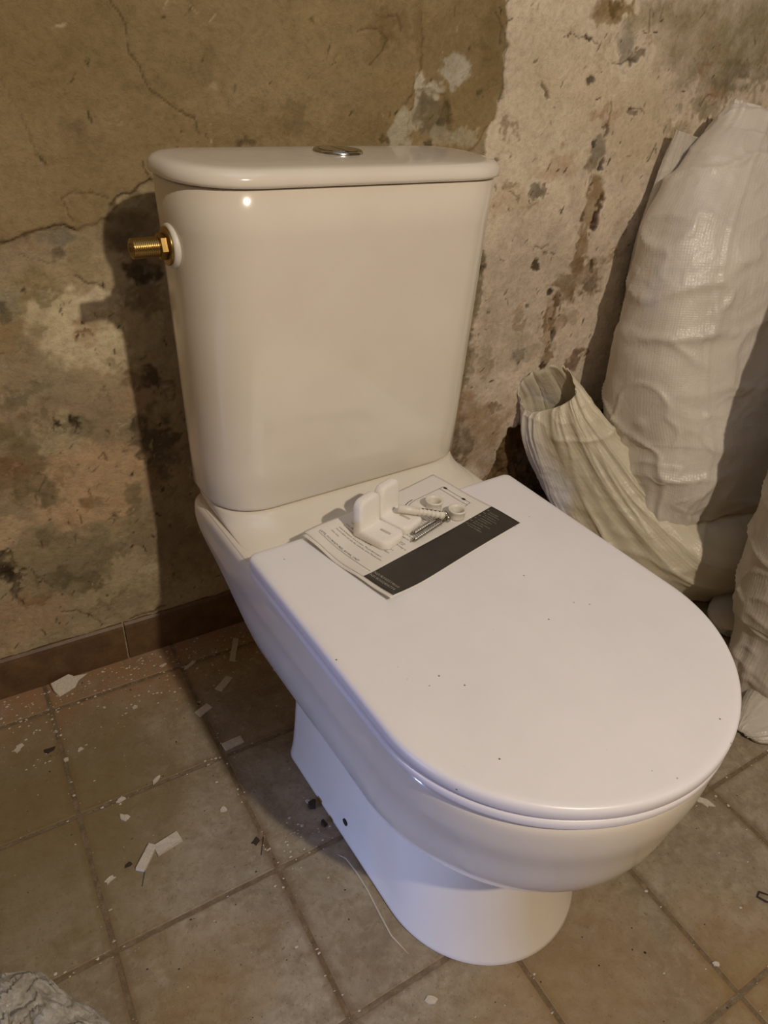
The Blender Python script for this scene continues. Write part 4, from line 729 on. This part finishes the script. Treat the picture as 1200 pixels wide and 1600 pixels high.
sack('filled_sack', [(75.5,-46,.8,16,8.5),(75.8,-46,2.5,17.5,11),(78.5,-45,10,19,12.5),(80,-43,22,20,13),(80.5,-41,35,20,12.5),(81.5,-38,47,19,12),(84,-36,58,19,10),(84.5,-34,66,18,7),(84.5,-33,71.5,16.5,4)], SACK3, 'white sack standing at the right edge, nearest to the camera', 45, wr=.6)
sack('sack_hem', [(53.0,-49.6,.6,.8,.4),(53.6,-49.6,1.0,2.2,.7),(56,-49.9,1.6,3.6,1.3),(60,-49.5,2.6,4.6,2.2),(65,-48,3,4,2)], SACK3, 'loose flattened hem of a white sack on the tiles at the right edge', 52, wr=.55, side=(0,1,0), fold=1.2, lon=.5, cat='sack', group=None)
sack('empty_sack', [(76,8.6,50,6,.7),(74.5,8.8,60,5.5,.8),(74,8.6,68,4.6,.9),(74.2,8.2,74,4.2,1.0),(75,7.6,78.5,4.8,.6)], SACK3, 'limp empty sack hanging between the wall and the tall sack', 61, wr=.5, lon=.4, group=None)


# ---------------------------------------------------------------- debris on the floor
def chip(x, y, w_, h_, rz, label, seed, t=.18, z=0.0, tilt=0, mat=None, rect=False, group='plaster chips on the floor', cat='plaster chip', name='plaster_chip'):
    rg = random.Random(seed); 
    if rect: pts = [(-.5+rg.uniform(-.03,.03), -.5), (.5, -.5+rg.uniform(-.08,.08)), (.5+rg.uniform(-.03,.03), .5), (0, .5+rg.uniform(-.04,.04)), (-.5, .5)]
    else:
        n = rg.randint(7, 10); pts = []
        for k in range(n):
            a_ = 2*math.pi*(k+rg.uniform(-.3, .3))/n; r = .5*rg.uniform(.45, 1.2); pts.append((r*math.cos(a_), r*math.sin(a_)))
    V = [(a_*w_, b_*h_, 0) for a_, b_ in pts]+[(a_*w_*.97, b_*h_*.97, t*rg.uniform(.8, 1.1)) for a_, b_ in pts]; n = len(pts)
    Fc = [tuple(range(n))[::-1], tuple(range(n, 2*n))]+[(k, (k+1) % n, n+(k+1) % n, n+k) for k in range(n)]
    o = mesh(name, V, Fc, mat or CHIP, None, smooth=False, loc=(x, y, z+.02)); o.rotation_euler = (tilt, 0, rz)
    tag(o, label, cat, group); return o
def lerp2(a_, b_): return ((a_[0]+b_[0])/2, (a_[1]+b_[1])/2, math.hypot(b_[0]-a_[0], b_[1]-a_[1]), math.atan2(b_[1]-a_[1], b_[0]-a_[0]))
def bar(a_, b_, wd, label, seed, **kw):
    cx, cy, ln, an = lerp2(a_, b_); return chip(cx, cy, ln, wd, an, label, seed, rect=True, **kw)
o = chip(-37.0, 8.9, 6.2, 3.4, .35, 'large white plaster flake leaning on the skirting at left', 4, t=.25, z=.25, tilt=.5)
bar((-12.6, 2.2), (-10.1, 6.9), 1.0, 'long narrow white strip on the floor in the toilet shadow', 1, group=None, cat='plaster chip')
bar((-16.9, -2.9), (-14.2, -1.0), 1.3, 'short white strip in shadow below the long narrow strip', 2)
bar((-21.4, -6.1), (-19.1, -5.2), 1.3, 'rectangular chip at the shadow edge near the skirting', 3)
bar((-20.0, -13.7), (-17.0, -13.5), 1.4, 'rectangular chip in the shadow on a tile joint', 5)
bar((-35.6, -26.5), (-33.2, -23.9), 1.2, 'upright one of the two white strips lying together on the tiles', 6, t=.5)
bar((-33.2, -24.9), (-29.9, -24.3), 1.5, 'level one of the two white strips lying together on the tiles', 7, t=.6)
chip(-35.4, -18.2, 1.2, 1.7, .6, 'square white chip above the two strips', 8)
chip(-39.1, -25.8, 1.4, .9, .3, 'small pale chip left of the two strips', 9)
chip(-23.6, -23.3, 1.1, .9, .8, 'small white chip right of the two strips, by the shadow tip', 10)
chip(-30.2, -14.5, 1.7, .8, .5, 'small chip on the horizontal tile joint at left', 11)
chip(-35.2, -15.4, 1.5, .9, .2, 'small chip at the crossing of the tile joints at left', 12)
chip(37.2, -54.7, 1.4, 2.6, .5, 'white pointed chip beside the bowl front at right', 13, t=.2)
chip(-11.6, -56.2, 1.5, 1.0, -.6, 'pale chip on the floor in front of the toilet foot', 14)
chip(20.1, -69.8, .9, .6, -.5, 'tiny chip on the joint at lower right', 15)
chip(-29.2, -.3, 1.0, 1.0, .2, 'small white chip on the tile below the large flake', 16)
chip(-45.8, -.3, 1.6, 1.2, .7, 'small chip at the left edge of the floor', 17)
chip(-19.1, 4.4, 2.4, 1.0, .5, 'thin chip in the shadow next to the skirting', 18)
chip(-40.3, -5.4, 1.0, 1.1, .4, 'small chip on the upright tile joint at left', 19)
chip(-23.0, 6.3, 1.5, .6, .2, 'little chip by the skirting at the shadow edge', 20)
chip(-38.2, -4.0-.5, .9, .7, .4, 'crumb of plaster by the dark spot at left', 21)
chip(-13.0, -31.6+4, .8, .8, .4, 'tiny chip beside the toilet foot', 22)
for (x, y, r, lb, sd) in ((-21.6, -29.6, 1.0, 'dark flat stain-like crumb beside the toilet foot', 30), (-42.2, -2.6, 1.5, 'dark clump of dirt on the tile at left', 31), (-36.6, -24.9, .9, 'dark crumb beside the two white strips', 32)):
    chip(x, y, r*1.4, r, .3, lb, sd, t=.12, mat=CHIPD, cat='dirt', group='dark crumbs on the floor', name='dirt_crumb')
# loose crumbs nobody could count
rng = np.random.RandomState(8)
def crumbs(name, pts, mat, smin, smax, label):
    V = []; Fc = []
    for (x, y) in pts:
        s_ = smin+(smax-smin)*rng.rand()**3; a_ = rng.rand()*6.28; k0 = len(V); el = rng.uniform(.35, 1)
        for k in range(5):
            th = a_+k*1.2566+rng.uniform(-.3, .3); V.append((x+s_*math.cos(th), y+s_*el*math.sin(th), .005))
        V.append((x, y, .02+s_*.35))
        for k in range(5): Fc.append((k0+k, k0+(k+1) % 5, k0+5))
    o = mesh(name, V, Fc, mat, None, smooth=False); tag(o, label, 'debris', kind='stuff'); return o
pts = []
for _ in range(1500): pts.append((rng.uniform(-60, 30), 10.2-abs(rng.normal(0, 6.5))))
for _ in range(650): pts.append((rng.uniform(-60, 90), rng.uniform(-85, 9)))
for cx_ in colx:
    for _ in range(70): pts.append((cx_+rng.normal(0, .35), rng.uniform(-85, 9)))
for ry_ in rows[1:7]:
    for _ in range(90): pts.append((rng.uniform(-60, 70), ry_+rng.normal(0, .35)))
for _ in range(60): pts.append((rng.normal(-17, 1.8), rng.normal(-32, 2.0)))
def clear(p_):
    x, y = p_[0]*math.cos(TT)+p_[1]*math.sin(TT), -p_[0]*math.sin(TT)+p_[1]*math.cos(TT)
    return not (abs(x) < 13.4 and -59 < y < -16.5)
pts = [p_ for p_ in pts if clear(p_)]
crumbs('plaster_crumbs', pts, CHIP, .04, .27, 'scattered white and pinkish plaster crumbs all over the tiles')
pts = [(rng.uniform(-60, 90), rng.uniform(-85, 10)) for _ in range(700)]; pts = [p_ for p_ in pts if clear(p_)]
crumbs('dark_grit', pts, CHIPD, .04, .2, 'scattered dark grit on the tiles')
chip(-12.7, -28.4, 1.5, 1.1, .4, 'black clot of dirt against the side of the toilet foot', 33, t=.7, mat=CHIPD, cat='dirt', group=None, name='dirt_clot')
chip(-12.5, -31.7, 1.1, .8, 1.4, 'smaller black clot in front of the first, by the toilet foot', 34, t=.5, mat=CHIPD, cat='dirt', group=None, name='dirt_clot')
# twig-like splinters
def splinter(pts3, r, mat, name, label, cat):
    V = []; n = 6; rs = []
    P_ = [Vector(q) for q in pts3]
    for i, q in enumerate(P_):
        d_ = (P_[min(i+1, len(P_)-1)]-P_[max(i-1, 0)]).normalized(); s1_ = d_.cross(Vector((0, 0, 1))).normalized(); s2_ = d_.cross(s1_)
        rad = r*(.4 if i in (0, len(P_)-1) else 1); rs.append([tuple(q+s1_*rad*math.cos(2*math.pi*k/n)+s2_*rad*math.sin(2*math.pi*k/n)) for k in range(n)])
    V, Fc = loft(rs); o = fix_normals(mesh(name, V, Fc, mat)); tag(o, label, cat); return o
splinter([(33.2,-69.0,.15), (32.3,-68.2,.2), (31.8,-67.2,.2), (32.6,-66.9,.2), (33.8,-68.3,.15)], .13, CHIPD, 'bent_wire', 'small bent dark wire on the tiles at lower right', 'wire')
splinter([(-35.9,-28.5,.1), (-34.6,-25.8,.3)], .1, CHIPD, 'wood_splinter', 'thin dark splinter against the upright white strip', 'splinter')
splinter([(-21.6,-31.7,.1), (-20.4,-29.6,.2)], .12, CHIPD, 'wood_splinter', 'short dark splinter in the shadow beside the toilet foot', 'splinter')
SEAL = simple('old_sealant', (188,174,148), .7, bump=(200, .4, .001))
splinter([(-12.9,-36.3,.03), (-12.2,-37.3,.06), (-11.9,-39.5,.07), (-11.8,-42.2,.07), (-11.95,-45.6,.07), (-12.0,-48.3,.05), (-11.3,-51.0,.03)], .11, SEAL, 'sealant_trace', 'pale curved line of old sealant on the floor beside the toilet foot', 'sealant')
# crumpled clear film at the lower left
nx, ny = 90, 70; V = []; Fc = []
gx = np.linspace(0, 1, nx); gy = np.linspace(0, 1, ny); GX, GY = np.meshgrid(gx, gy)
X0 = -58+GX*14.8+fbm(GX*5, GY*5, 0, 3, 3)*1.2; Y0 = -50.5+GY*20-8*GX**4*GY+fbm(GX*5, GY*5, 4., 3, 4)*1.2-abs(GX-.4)*4*GY
rg1 = 1-np.abs(fbm(GX*4+GY*5, GY*13-GX*8, 0, 4, 5))*2.2
Z0 = .3+np.clip(rg1, 0, 1)**1.5*2.0*np.clip(1.25-GX, .2, 1)+fbm(GX*14, GY*14, 0, 3, 6)*.5
Z0 = np.maximum(Z0*np.minimum(1, 12*np.minimum.reduce([GX, 1-GX, GY, 1-GY])+.15), .06)
for j in range(ny):
    for i in range(nx): V.append((X0[j, i], Y0[j, i], Z0[j, i]))
for j in range(ny-1):
    for i in range(nx-1): Fc.append((j*nx+i, j*nx+i+1, (j+1)*nx+i+1, (j+1)*nx+i))
tag(mesh('crumpled_film', np.array(V)-np.array([-50, -43, 0]), Fc, FILM, loc=(-50, -43, 0)), 'crumpled piece of clear plastic film on the floor at lower left', 'plastic film')
